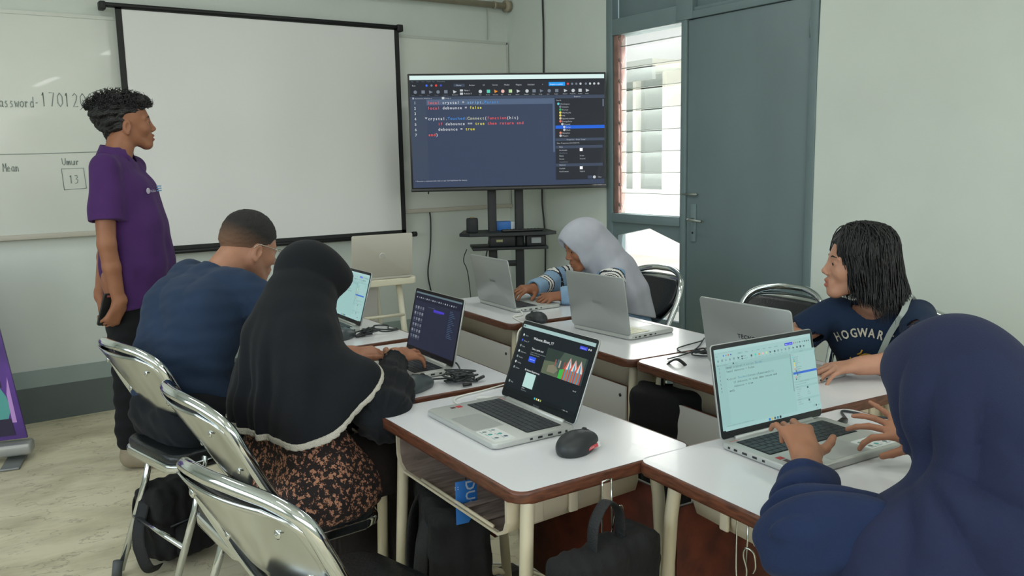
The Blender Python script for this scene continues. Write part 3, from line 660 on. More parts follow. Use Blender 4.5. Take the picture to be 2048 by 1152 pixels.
# ------------------------------------------------------------------ laptops
silver = mat('laptop_silver', 'a9adab', .38, metal=.55, bump=.02, bscale=400); silver2 = mat('laptop_deck', 'b7bab6', .42, metal=.35); bez_ = mat('screen_bezel', '191d20', .3)
keym = mat('keycap_black', '262b2f', .45); keyl = mat('keycap_pale', 'd8d4b8', .45); well = mat('key_well', '8d9290', .5); padm = mat('trackpad', 'b0b3b0', .3, metal=.3); portm = pm('1c1f20', .4)
def make_laptop(loc, rz, label, content, tilt=107, W=.322, D=.222, lid_h=.207, kind='student', paleKeys=False, logo=None, ports=-1, lm=None):
    t = empty('laptop', loc, rz, label=label, cat='laptop', group='open laptops on the desks')
    sm = lm or silver; H = .0155
    b = MB(); b.prism(rrect(W, D, .012, 5), .002, H, silver2 if lm is None else lm, bev=.004, seg=3, smooth=True)
    for x in (-.12, .12):
        for y in (-.08, .08): b.prism(rrect(.03, .01, .004, 3, x, y), 0, .003, portm)
    b.build('base', parent=t)
    b = MB(); kw, kh = W*.86, D*.44; ky = D/2-.022-kh/2
    b.prism(rrect(kw, kh, .004, 3, 0, ky), H-.001, H+.0002, well if paleKeys else pm('15181a', .6)); km = keyl if paleKeys else keym
    rows = [(1,)*14, (1,)*13+(1.5,), (1.4,)+(1,)*12+(1.1,), (1.7,)+(1,)*11+(1.8,), (2.2,)+(1,)*10+(2.3,), (1, 1, 1, 1.2, 5.2, 1, 1, 1, 1, 1)]
    for i, row in enumerate(rows):
        tot = sum(row); x = -kw/2+.002; rh = (kh-.004)/6; y = ky+kh/2-.002-rh*(i+1)
        for wd in row:
            dx = wd/tot*(kw-.004); b.box((x+.0009, y+.0009, H), (x+dx-.0009, y+rh-.0009, H+.0016), km, bev=.0006, seg=1, smooth=False); x += dx
    b.build('keyboard', parent=t)
    MB().prism(rrect(.115, D*.36, .004, 3, 0, -D/2+.012+D*.18), H-.0005, H+.0003, padm).build('trackpad', parent=t)
    b = MB()   # stickers on the palm rest
    if kind != 'plain':
        b.prism(rrect(.085, .055, .003, 2, W/2-.055, -D/2+.038), H, H+.0004, pm('d6dad8', .35))
        for i, (dx, dy, c) in enumerate(((-.03, .012, '8a9a98'), (.0, .012, '4aa09a'), (.022, .014, '4a5a70'), (-.028, -.012, '7a8886'), (-.006, -.01, '4aa09a'), (.022, -.010, '6c7a80'))):
            b.lathe([(.003, 0), (.0055, 0), (.0055, .0002), (.003, .0002)], pm(c, .4), 10, T=Matrix.Translation((W/2-.055+dx, -D/2+.038+dy, H+.0004)))
            b.box((W/2-.055+dx-.008, -D/2+.030+dy-.002, H+.0004), (W/2-.055+dx+.008, -D/2+.0305+dy, H+.0006), pm('9aa6a4'))
        b.build('sticker', parent=t); b = MB(); b.box((-W/2+.018, -D/2+.072, H), (-W/2+.034, -D/2+.086, H+.0004), pm('b02a2c')); b.box((-W/2+.02, -D/2+.055, H), (-W/2+.032, -D/2+.068, H+.0004), pm('4a2a2a'))
        b.build('sticker', parent=t); b = MB(); b.box((-W/2+.012, D/2-.016, H), (-W/2+.042, D/2-.014, H+.0003), pm('b86a6a'))
        b.build('sticker', parent=t)
    b = MB()
    for sx in (-1, 1):
        for i, (yy, l) in enumerate(((.085, .006), (.066, .009), (.04, .013), (.012, .012), (-.012, .007))): b.box((sx*(W/2)-.0008, yy-l/2, .006), (sx*(W/2)+.0008, yy+l/2, .0105), portm)
    b.build('ports', parent=t)
    # hinge bar and lid
    MB().tube([(-W*.38, D/2-.006, H+.001), (W*.38, D/2-.006, H+.001)], .0058, silver2, n=10).build('hinge', parent=t)
    ang = math.radians(tilt-90)
    L = Matrix.Translation((0, D/2-.003, H+.001)) @ Matrix.Rotation(-ang, 4, 'X') @ Matrix.Rotation(PI/2, 4, 'X')   # local x right, y up the lid, z towards the user
    b = MB(); b.prism(rrect(W, lid_h, .009, 5, 0, lid_h/2+.001), -.0045, .0, sm, bev=.0015, seg=2, T=L, smooth=True)
    lid = b.build('lid', parent=t)
    if logo:
        b = MB(); Lb = L @ Matrix.Translation((0, lid_h/2, -.0047)) @ Matrix.Rotation(PI, 4, 'Y'); lgm = pm(logo[2], .3, metal=.5)
        if logo[0] == 'hp':
            b.lathe([(.0145, 0), (.017, 0), (.017, .0003), (.0145, .0003)], lgm, 26, T=Lb); text(b, 'hp', -.0105, -.006, .0001, .024, lgm, T=Lb, sx=.9)
        else: text(b, logo[0], -logo[1]*.5, -.004, .0001, logo[1]/len(logo[0])*1.35, lgm, T=Lb, bold=.03, sx=1.05)
        b.build('lid_logo', parent=lid)
    b = MB(); b.prism(rrect(W-.003, lid_h-.003, .008, 5, 0, lid_h/2+.001), .0, .0008, bez_, T=L); text(b, 'TECNO', -.013, .0045, .001, .0075, pm('7b8286'), T=L, bold=.02)
    b.build('bezel', parent=lid)
    SW, SH = W-.016, lid_h-.030
    s = Scr(SW, SH, L @ Matrix.Translation((0, .020+SH/2, .0009))); content(s); s.b.build('screen', parent=lid)
    return t
LT = dict(R='25333a', W='5c7478', C='6a8488', B='5a8ca0', Y='33464a', E='5c7478')
def light_studio(s):
    studio(s, '97bfbb', '9dc3c0', '94bbb8', '4c6468', LT, 'a6cac7', '8fb6b3', False, sel='3c6cc8', dim='7d9c9e')
    s.rect(0, .955, 1, 1, '9ec4c2')
    for i, c in enumerate(('2c7cc8', 'c8b060', '4a6468', '3c7a9a', '22363c')): s.rect(.43+.028*i, .962, .448+.028*i, .993, c)
    s.txt('11:02', .94, .985, .02, '5c7478')
def dark_explorer(s):
    s.rect(0, 0, 1, 1, '252a3c'); s.rect(0, 0, 1, .03, '5c7078'); s.rect(0, .03, 1, .16, '1d2130')
    for i in range(20): s.rect(.03+.045*i, .09, .05+.045*i, .115, ('8a929c', '5c6470', 'a8b0b8')[i % 3])
    s.txt('local crystal = script.Parent', .32, .24, .022, '6a7488'); s.rect(.45, .25, .68, .285, '4a3cc0'); s.rect(.45, .285, .62, .30, '3a3490')
    for r in range(6):
        for c in range(4): s.rect(.04+.055*c, .26+.105*r, .075+.055*c, .31+.105*r, ('6a707c', '7c828c', '585e6c')[(r+c) % 3]); s.rect(.04+.055*c, .325+.105*r, .078+.055*c, .332+.105*r, '5a606c')
    for i in range(16): s.rect(.80, .2+.03*i, .86+.02*(i % 4), .207+.03*i, '46607c')
    s.rect(.77, .16, .772, .9, '141826'); s.rect(.28, .16, .283, .9, '141826')
def dashboard(s):
    s.rect(0, 0, 1, 1, '101a1e'); s.rect(0, 0, 1, .05, '9fbfbd'); s.rect(0, .05, 1, .958, '121b20')
    s.rect(.01, .015, .03, .035, '35484a'); s.txt('Studio', .035, .035, .02, '5a7474')
    for i, t in enumerate(('Studio', 'BSmen_YT', 'Home', 'Experiences', 'Recents', 'Toolbox', 'Archive')):
        v = .155+.082*i; s.dot(.045, v, .011, ('c8d0d0', '3c5ce0', '8a9494', 'd0d8d8', '8a9494', 'c8d0d0', '8a9494')[i]); s.txt(t, .07, v+.013, .028, 'aab4b4')
    s.dot(.04, .865, .012, '8a9494'); s.txt('Help', .065, .877, .028, 'aab4b4')
    s.txt('Welcome, BSmen_YT', .20, .185, .052, 'e2e8e8', bold=.02); s.txt('Take a quick tour', .215, .33, .038, 'e2e8e8', bold=.02)
    s.txt('Learn the basics of the editor and start', .215, .375, .023, '9aa6a6'); s.txt('building your first place', .215, .405, .023, '9aa6a6')
    s.rect(.215, .43, .315, .51, '3058e0'); s.txt('Start tour', .232, .48, .028, 'd8e0f4')
    # banner picture: park ground, crowd, striped tents
    s.rect(.43, .235, .95, .60, '46564a'); s.poly([(.43, .235), (.66, .235), (.60, .42), (.43, .45)], '2c3a34'); s.poly([(.43, .42), (.60, .40), (.66, .60), (.43, .60)], '5a6650')
    s.poly([(.50, .47), (.58, .44), (.64, .50), (.60, .56), (.50, .56)], '7c7a66'); s.poly([(.66, .48), (.74, .44), (.76, .60), (.66, .60)], '3fb04a')
    for i, c in enumerate(('8a5a50', '486070', 'a8a090', '3c4a50', '8c4840', '50645c')): s.rect(.575+.03*i, .36-.01*(i % 2), .592+.03*i, .46, c)
    for k, (u, a) in enumerate(((.76, 1), (.83, .8), (.90, .95))):
        for j in range(5): s.poly([(u, .28+.05*(1-a)), (u-.05+.024*j, .45), (u-.05+.024*(j+1), .45)], ('c85a4c', 'd8d4c8', '4a8cb0', 'd8d4c8', 'c85a4c')[j])
        for j in range(5): s.rect(u-.045+.019*j, .45, u-.027+.019*j, .60, ('b84c44', '4a90a8', 'c8642c', '4a90a8', 'b84c44')[j])
    s.rect(.95, .235, .975, .60, '2c3c3c')
    s.txt('My Recent Experiences', .215, .645, .036, 'e2e8e8', bold=.02); s.rect(.245, .665, .39, .875, 'b4d8d2'); s.txt('A Park', .245, .905, .026, 'c8d0d0'); s.txt('Gamestation', .245, .932, .024, '8a9494'); s.txt('See all', .90, .70, .026, 'c8d0d0')
    s.rect(.83, .085, .925, .13, '3c4cd8'); s.txt('Create new', .84, .117, .022, 'd0d4f0'); s.dot(.945, .107, .008, 'c8d0d0'); s.dot(.97, .107, .008, 'c8d0d0')
    s.rect(0, .958, 1, 1, '0e1518')
    for i, c in enumerate(('3cb8d0', 'd8c850', 'e0e4dc', '9aa84c')): s.rect(.455+.028*i, .962, .472+.028*i, .99, c)
    s.txt('^  ENG  11:02', .84, .985, .022, 'c8d0d0')
def plain(s): s.rect(0, 0, 1, 1, 'a0c6c3'); s.rect(0, 0, 1, .06, '4a6468')
make_laptop((1.085, 1.650, DZ), math.radians(-92), 'silver laptop on the nearest desk showing a dark dashboard with a park picture', dashboard, 112)
make_laptop((1.145, 2.300, DZ), math.radians(-92), 'silver laptop with a dark code screen, typed on by the person in the black hijab', dark_explorer, 103, kind='plain')
make_laptop((1.200, 3.075, DZ), math.radians(-92), 'silver laptop with a pale teal screen beyond the black hijab', light_studio, 106, kind='plain')
make_laptop((2.092, 2.995, DZ), math.radians(86), 'silver laptop used by the child in the pale grey hijab, lid turned to the camera', plain, 100, kind='plain', logo=('TECNO', .05, '5f6664'))
make_laptop((2.068, 2.297, DZ), math.radians(92), 'unattended silver laptop with pale keys on the middle right desk', plain, 99, W=.306, kind='plain', paleKeys=True, logo=('TECNO', .05, '9ea3a0'))
make_laptop((2.005, 1.560, DZ), math.radians(90), 'silver laptop with dark maker lettering in front of the long-haired girl', plain, 102, kind='plain', logo=('TECNO', .066, '2c302f'))
make_laptop((1.522, 1.085, DZ), math.radians(-4), 'silver laptop with a pale code screen below the navy-sleeved hands', light_studio, 101)
make_laptop((2.03, 4.30, .712), math.radians(174), 'beige-grey laptop with a round logo on the cream side table', plain, 98, W=.345, lid_h=.235, kind='plain', logo=('hp', .04, 'd8d8d2'), lm=mat('laptop_beige', 'b4b2a6', .5, metal=.1))

# ------------------------------------------------------------------ mice, cables
mousem = mat('mouse_black', '212628', .5); mouse2 = mat('mouse_grey', '3c4447', .4)
def mouse(loc, rz, label, m, sticker=False, s=1.0):
    t = empty('computer_mouse', loc, rz, label=label, cat='mouse')
    d = SDF(); d.ell((-.012*s, 0, .012*s), (.046*s, .033*s, .029*s), k=.02); d.ell((.03*s, .004*s, .010*s), (.036*s, .028*s, .019*s), k=.02)
    def post_(F, X, Y, Z):
        F = np.maximum(F, -Z+.0005); g = np.maximum(np.abs(Y-.003*s)-.0007, .012*s-X); return np.maximum(F, -np.maximum(g, .014*s-Z)+.0) if False else F
    d.build('shell', m, t, .0018, post_)
    b = MB(); T3 = Matrix.Translation((.034*s, .004*s, .0275*s)) @ Matrix.Rotation(PI/2, 4, 'X'); b.lathe([(.0, -.003), (.009, -.003), (.009, .003), (0, .003)], pm('0e1011', .6), 16, T=T3); b.build('scroll_wheel', parent=t)
    b = MB(); b.tube(bez([(.065*s, .006*s, .018*s), (.05*s, .004*s, .0265*s), (.02*s, .004*s, .0355*s), (-.005*s, .003*s, .0412*s)], 5), .0008, pm('0b0c0d'), n=5); b.tube(bez([(-.005*s, .032*s, .020*s), (.012*s, .031*s, .020*s), (.03*s, .031*s, .016*s)], 4), .003*s, pm('15181a'), n=6); b.build('buttons', parent=t)
    if sticker:
        b = MB(); T3 = Matrix.Translation((.006, -.0385, .013)) @ Matrix.Rotation(math.radians(-4), 4, 'Z') @ Matrix.Rotation(math.radians(72), 4, 'X'); b.box((-.022, -.0035, -.002), (.014, .0035, .0), pm('c2484e', .4), T=T3); b.box((.015, -.0055, -.002), (.023, .0055, .0), pm('d8d8d8'), T=T3); text(b, 'TECNO', -.019, -.0018, .0003, .005, pm('e8c8c8'), T=T3)
        b.build('sticker', parent=t)
    return t
mouse((1.118, 1.388, DZ), math.radians(22), 'black mouse with a red and white sticker beside the nearest laptop', mousem, True, 1.12)
mouse((1.07, 2.045, DZ), math.radians(20), 'dark grey mouse beside the black hijab sleeve', mouse2, s=1.12)
mouse((1.925, 2.635, DZ), math.radians(80), 'black mouse between the two far laptops of the right row', mousem)
mouse((1.20, 2.83, DZ), math.radians(30), 'dark grey mouse on the far desk, just beyond the black hijab', mouse2)
def tangle(cx, cy, r, n, seed, z0=DZ+.004, hz=.02, sx=1, sy=1):
    rr = random.Random(seed); pts = []
    a = rr.uniform(0, 6)
    for i in range(n):
        a += rr.uniform(1.6, 3.4); q = r*rr.uniform(.35, 1); pts.append((cx+sx*q*math.cos(a), cy+sy*q*math.sin(a), z0+rr.uniform(0, hz)))
    return pts
def bundle(pts, label, r=.0022, m=None, plugs=()):
    t = empty('usb_cable', (0, 0, 0), label=label, cat='cable')
    MB().tube(bez(pts, 8), r, m or cab, n=7).build('cord', parent=t)
    for (p, q) in plugs: MB().tube([p, q], [.005, .005], plastic, n=8).build('plug', parent=t)
    return t
bundle([(1.135, 2.07, .735), (1.16, 2.08, .73)]+tangle(1.21, 2.035, .065, 30, 3, hz=.03, sx=.9, sy=.8)+[(1.25, 2.10, .74), (1.262, 2.145, .75), (1.255, 2.16, .735)], 'black tangled mouse cable beside the dark code laptop', .0027, plugs=(((1.245, 2.0, .73), (1.275, 2.01, .733)), ((1.19, 1.985, .727), (1.215, 1.98, .727))))
bundle([(1.245, 2.85, DZ+.01)]+tangle(1.29, 2.83, .05, 20, 5, hz=.02)+[(1.35, 2.80, .73), (1.42, 2.83, .725), (1.50, 2.93, .724)][:2]+[(1.40, 2.87, .724), (1.425, 2.93, .724), (1.385, 2.96, .724), (1.36, 2.90, .724), (1.41, 2.84, .724), (1.428, 2.86, .724)], 'black tangled cable beside the pale teal laptop screen', .0027, plugs=(((1.235, 2.80, .727), (1.27, 2.80, .727)),))
bundle([(1.858, 1.857, .724), (1.93, 1.865, .724), (2.0, 1.885, .724), (2.08, 1.93, .724), (2.16, 1.985, .728), (2.12, 1.96, .728), (2.03, 1.955, .724), (1.98, 1.935, .724), (1.96, 1.88, .724)]+tangle(1.968, 1.825, .034, 22, 9, hz=.022)+[(2.02, 1.80, .724), (2.07, 1.78, .724)], 'black knotted cable between the two near laptops of the right row', .0022)
cable('usb_cable', [(1.985, 2.83, .728), (1.95, 2.77, .724), (1.90, 2.76, .724), (1.87, 2.68, .7235), (1.845, 2.58, .724), (1.79, 2.55, .724), (1.757, 2.53, .70), (1.752, 2.52, .62), (1.76, 2.50, .5), (1.79, 2.50, .35)], .0032, cabw, 'white cable from the far right laptop, drooping over the desk edge')
cable('usb_cable', [(1.185, 1.815, .73), (1.16, 1.86, .724), (1.13, 1.83, .7235), (1.09, 1.85, .7235), (1.12, 1.90, .7235), (1.22, 1.915, .7235), (1.3, 1.93, .7235)], .0020, cabw, 'thin white cable behind the hinge of the nearest laptop')
cable('usb_cable', [(1.69, 1.14, .727), (1.74, 1.15, .724), (1.80, 1.20, .724), (1.82, 1.12, .724), (1.86, 1.10, .724)], .003, cab, 'black cable plugged in beside the foreground laptop')
b = MB(); b.box((-.02, -.008, 0), (.022, .008, .012), plastic, bev=.003); o = b.build('usb_hub', label='small black plug lying beside the foreground laptop', cat='plug'); o.location = (1.715, 1.145, DZ); o.rotation_euler = (0, 0, .3)

# ------------------------------------------------------------------ chrome folding chairs
chrome = mat('chrome', 'd6dbdc', .10, metal=1); chr2 = mat('chrome_shell', 'cbcfce', .16, metal=1, bump=.02, bscale=8); vinyl = mat('black_vinyl', '15191b', .35, bump=.15, bscale=120); rubber = mat('rubber_foot', '4a4f50', .7)
def make_chair(loc, rz, label):
    t = empty('folding_chair', loc, rz, label=label, cat='chair', group='chrome folding chairs')
    # inverted U of the front legs and back: feet in front, bow at the back
    side = [(.225, .195, .02), (.12, .198, .22), (.0, .20, .445), (-.085, .203, .60), (-.135, .204, .70), (-.165, .192, .765), (-.195, .15, .80), (-.222, .07, .818), (-.228, 0, .82)]
    P = side+[(x, -y, z) for x, y, z in side[-2::-1]]
    MB().tube(bez(P, 6), .0140, chrome, n=14).build('front_frame', parent=t)
    for s in (-1, 1):
        MB().tube([(-.045, s*.176, .46), (-.09, s*.178, .30), (-.195, s*.180, .02)], .0115, chrome, n=12).build('rear_leg', parent=t)
        for x, y in ((.232, s*.195), (-.208, s*.178)):
            MB().tube([(x+(.004 if x > 0 else -.004), y, .0), (x-(.006 if x > 0 else -.006), y, .055)], .016, rubber, n=12).build('rubber_foot', parent=t)
    MB().tube([(-.135, -.178, .19), (-.135, .178, .19)], .009, chrome, n=10).build('stretcher', parent=t)
    MB().tube([(.175, -.196, .115), (.175, .196, .115)], .009, chrome, n=10).build('stretcher', parent=t)
    b = MB(); S = rrect(.385, .37, .06, 6, .035, 0); b.prism(S, .425, .450, chrome, bev=.006, smooth=True); b.build('seat_frame', parent=t)
    b = MB(); b.prism(rrect(.372, .357, .058, 6, .035, 0), .447, .478, vinyl, bev=.014, seg=4, smooth=True); b.build('seat', parent=t)
    # curved back shell and pad
    def shell(off, grow, name, m, thick, zlo=.585, zhi=.795):
        n, k = 20, 12; vs = []; 
        for layer in (0, 1):
            for i in range(k+1):
                v = i/k; z = zlo-grow+(zhi-zlo+2*grow)*v
                hw = (.196+grow)*(1-.0*v)
                # rounded outline
                if v < .60: hw *= 1-.42*((.60-v)/.60)**2.2
                if v > .80: hw *= 1-.30*((v-.80)/.20)**2.2
                xc = -.068-(z-.56)*.60
                for j in range(n+1):
                    y = -hw+2*hw*j/n; bow = -.036*(1-(y/.2)**2)*(1.0) 
                    x = xc+bow+.016+off+(thick if layer else 0)*(1-.0*abs(y))
                    vs.append((x, y, z))
        fs = []; N = (k+1)*(n+1)
        for i in range(k):
            for j in range(n):
                a = i*(n+1)+j; fs.append((a, a+1, a+n+2, a+n+1)); fs.append((a+N, a+N+n+1, a+N+n+2, a+N+1))
        bd = [j for j in range(n)]+[i*(n+1)+n for i in range(k)]+[k*(n+1)+n-j for j in range(n)]+[(k-i)*(n+1) for i in range(k)]
        for q in range(len(bd)): a, c = bd[q], bd[(q+1) % len(bd)]; fs.append((a, a+N, c+N, c))
        return MB().add(vs, fs, m, True).build(name, parent=t)
    sh = shell(-.006, 0, 'back_shell', chr2, .006)
    shell(.004, -.012, 'backrest', vinyl, .020, .60, .79)
    for y, z in ((-.135, .64), (.135, .64), (-.14, .745), (.14, .745)):
        x = -.068-(z-.56)*.60-.036*(1-(y/.2)**2)+.009; b = MB(); b.lathe([(.0, 0), (.009, 0), (.010, .002), (.006, .004), (0, .004)], chrome, 12, T=Matrix.Translation((x, y, z)) @ Matrix.Rotation(-PI/2, 4, 'Y')); b.build('rivet', parent=sh)
    return t
ch0 = make_chair((.645, 2.81, 0), math.radians(12), 'chrome folding chair under the man in the blue T-shirt')
for l, r, lb_ in [((.665, 2.08, 0), 3, 'chrome folding chair under the person in the black hijab'), ((.575, 1.50, 0), 14, 'empty chrome folding chair nearest the camera on the left'),
                  ((2.66, 2.93, 0), 176, 'folding chair under the child in the pale grey hijab'), ((2.60, 2.14, 0), 176, 'empty folding chair behind the laptop, in front of the blue-grey door'),
                  ((2.50, 1.53, 0), 196, 'folding chair under the long-haired girl'), ((1.50, .50, 0), 88, 'folding chair under the person in the navy hijab')]:
    copy_tree(ch0, l, math.radians(r), label=lb_)

# ------------------------------------------------------------------ bags
bagm = mat('black_canvas', '0b0d0f', .9, var=.25, vscale=20, bump=.15, bscale=250); bagm2 = mat('black_webbing', '0e1113', .7, bump=.3, bscale=300)
def strap(pts, wd, m=None, th=.003):
    return MB().tube(bez(pts, 8), wd, m or bagm2, n=10, flat=(th/wd, 1))
def backpack(loc, rz, label, W=.30, D=.13, H=.42, seed=1, loop=True, pocket=True, tiltx=0, m=None, rd=.045):
    t = empty('backpack', loc, rz, label=label, cat='backpack', group='black backpacks hung at the desks'); t.rotation_euler = (tiltx, 0, rz)
    wv = waves(seed, [22, 34, 51, 80], .0045, (1, 1, .6))
    d = SDF(); d.box((0, 0, H/2), (W/2-rd, D/2-rd*.8, H/2-rd), rd, k=.02)
    if rd > .03: d.ell((0, 0, H*.35), (W*.46, D*.50, H*.36), k=.02)
    d.build('body', m or bagm, t, .006, lambda F, X, Y, Z: F+wv(X, Y, Z))
    if pocket:
        e = SDF(); e.box((0, -D/2-.012, H*.30), (W/2-.07, .012, H*.22-.02), .02, k=.02); e.build('front_pocket', m or bagm, t, .006, lambda F, X, Y, Z: F+.6*wv(X, Y, Z))
        MB().tube([(-W*.36, -D*.57, H*.53), (0, -D*.62, H*.55), (W*.36, -D*.57, H*.53)], .0035, pm('2b3033', .5), n=6).build('zipper', parent=t)
    if loop: strap([(-.045, 0, H-.012), (-.040, 0, H+.05), (-.012, 0, H+.082), (.012, 0, H+.082), (.040, 0, H+.05), (.045, 0, H-.012)], .013).build('carry_loop', parent=t)
    for s in (-1, 1): strap([(s*.07, D*.42, H*.95), (s*.095, D*.62, H*.8), (s*.10, D*.70, H*.5), (s*.12, D*.55, H*.15), (s*.13, D*.3, H*.03)], .022, th=.006).build('shoulder_strap', parent=t)
    return t
t1 = backpack((1.012, 1.17, .215), math.radians(12), 'black backpack hanging by its loop from the nearest desk', .27, .085, .40, 2, rd=.018)
MB().tube([(-.10, -.066, .31), (.10, -.066, .31)], .002, pm('3a3f42'), n=6).build('seam', parent=t1)
t2 = backpack((.985, 1.72, .06), math.radians(68), 'large black backpack with a blue tag, hanging beside the leg of the nearest desk', .36, .13, .50, 3, loop=False, rd=.025)
t3 = backpack((1.84, 1.80, .19), math.radians(-60), 'black backpack hanging between the middle and near desks of the right row', .27, .11, .46, 5, rd=.02)
strap([(0, .05, .03), (.03, .06, -.05), (.06, .08, -.09)], .008).build('loose_strap', parent=t3)
t4 = backpack((.62, 2.98, .02), math.radians(20), 'black bag on the floor under the chair of the man in blue', .24, .15, .26, 8, loop=False)
strap([(-.12, 0, .22), (-.17, -.03, .12), (-.165, -.06, .02), (-.12, -.06, .004)], .022).build('loose_strap', parent=t4)
tg = empty('luggage_tag', (.93, 1.55, .645), math.radians(-8), label='blue paper tag with white letters hanging beside the large black backpack', cat='tag')
tagm = pm('1f6fc0', .5)
b = MB(); b.box((-.026, 0, -.10), (.026, .002, 0), tagm, bev=.0008)
Tt = Matrix.Translation((-.002, -.0006, -.045)) @ Matrix.Rotation(PI/2, 4, 'X') @ Matrix.Rotation(-PI/2, 4, 'Z'); text(b, 'DUO', .0-.045, -.0, 0, .032, pm('c8d8e8'), T=Tt, bold=.03); text(b, '::', -.035, -.026, 0, .02, pm('c8d8e8'), T=Tt)
b.build('card', parent=tg); MB().tube([(0, .001, -.004), (0, .001, .04)], .0012, bagm2, n=5).build('string', parent=tg)

# purple printed banner stand at the left edge
bt = empty('banner_stand', (.08, 4.52, 0), math.radians(-14), label='purple printed banner stand cut by the left picture edge', cat='banner')
bt.scale = (1, 1, 1)
pur = mat('banner_purple', '5f3596', .45, col2='3c2468', vscale=3); 
def bq(u, v): return (.215-.13*v-.62*(1-u), .03*v, .10+v*1.0)      # right edge leans left as it rises
b = MB(); z = 0
b.add([bq(0, 0), bq(1, 0), bq(1, .85), bq(0, .85)]+[tuple(np.array(bq(u, v))+np.array((0, .02, 0))) for u, v in ((0, 0), (1, 0), (1, .85), (0, .85))], [(0, 1, 2, 3), (7, 6, 5, 4), (1, 5, 6, 2), (0, 4, 5, 1), (3, 2, 6, 7)], pur)
def bp(pts, c, k): b.add([tuple(np.array(bq(u, v))-np.array((0, .001*k, 0))) for u, v in pts], [tuple(range(len(pts)))], pm(c, .4))
bp([(.70+.24*math.cos(a*PI/12), .17+.15*math.sin(a*PI/12)) for a in range(24)], '4f9c98', 1); bp([(.70+.16*math.cos(a*PI/12), .17+.10*math.sin(a*PI/12)) for a in range(24)], '7a58b8', 2)
bp([(.2, .02), (.93, .02), (.93, .10), (.2, .10)], '241a3c', 3); bp([(.2, .25), (.92, .25), (.92, .50), (.2, .50)], '281c40', 1); bp([(.93, .08), (.96, .08), (.97, .30), (.94, .22)], 'b88cd0', 2)
b.build('printed_panel', parent=bt)
MB().box((-.45, -.05, .03), (.235, .05, .085), mat('stand_grey', 'a3a5a2', .35, metal=.4), bev=.012).build('base', parent=bt)
MB().box((.12, -.16, 0), (.2, .12, .012), mat('stand_foot', '7f8482', .4, metal=.4), bev=.004).build('foot', parent=bt)

# sockets and power strip under the desks
ps_ = empty('power_strip', (1.50, 1.92, 0), math.radians(60), label='white power strip with white adapters on the floor under the desks', cat='power strip')
wp = pm('cfcec4', .4)
MB().box((-.13, -.03, 0), (.13, .03, .035), wp, bev=.006).build('body', parent=ps_)
for x in (-.08, 0, .07): MB().box((x-.025, -.022, .036), (x+.025, .022, .085), wp, bev=.006).build('adapter', parent=ps_)
cable('extension_cable', [(1.55, 2.02, .02), (1.50, 2.2, .01), (1.35, 2.3, .01), (1.25, 2.2, .01), (1.3, 2.05, .01), (1.42, 1.85, .012), (1.48, 1.80, .03), (1.46, 1.84, .15), (1.42, 1.9, .3)], .004, cabw, 'white power cord looping on the floor under the desks')
b = MB(); b.box((-.05, -.03, 0), (.05, .03, .025), plastic, bev=.005); o = b.build('power_adapter', label='black adapter brick on the floor behind the nearest desk legs', cat='adapter'); o.location = (1.44, 2.17, 0)
ys = mat('yellow_fabric', 'b08a1e', .6)
# ------------------------------------------------------------------ people
def skinmat(name, col): return mat(name, col, .52, var=.10, vscale=25, bump=.04, bscale=120, spec=.35)
def clothmat(name, col, **kw): return mat(name, col, .88, var=.10, vscale=14, bump=.18, bscale=420, sheen=.04, spec=.2, **kw)
hairm = mat('hair_black', '0f1012', .48, var=.3, vscale=60, bump=.5, bscale=260, stretch=(1, 1, .25))
lipm = mat('lips', '8c4c40', .5); browm = pm('191412', .8); eyew = pm('d8d0c8', .3); eyed = pm('120c0a', .2)
def V3(*a): return np.array(a, float)
def lat(yaw): return V3(-math.sin(yaw), math.cos(yaw), 0)
def fw(yaw): return V3(math.cos(yaw), math.sin(yaw), 0)
def levels(s, L, k=.03, link=True):
    """L: centre, lateral unit vector, half width, radius"""
    k = min(k, .010)
    for (c0, l0, h0, r0), (c1, l1, h1, r1) in zip(L, L[1:]):
        for q in (-1, -.5, 0, .5, 1): s.cap(c0+l0*h0*q, c1+l1*h1*q, r0, r1, k=k)
    return s
def headframe(c, yaw, pitch=0, roll=0): return rotm(roll, pitch, yaw), np.array(c, float)
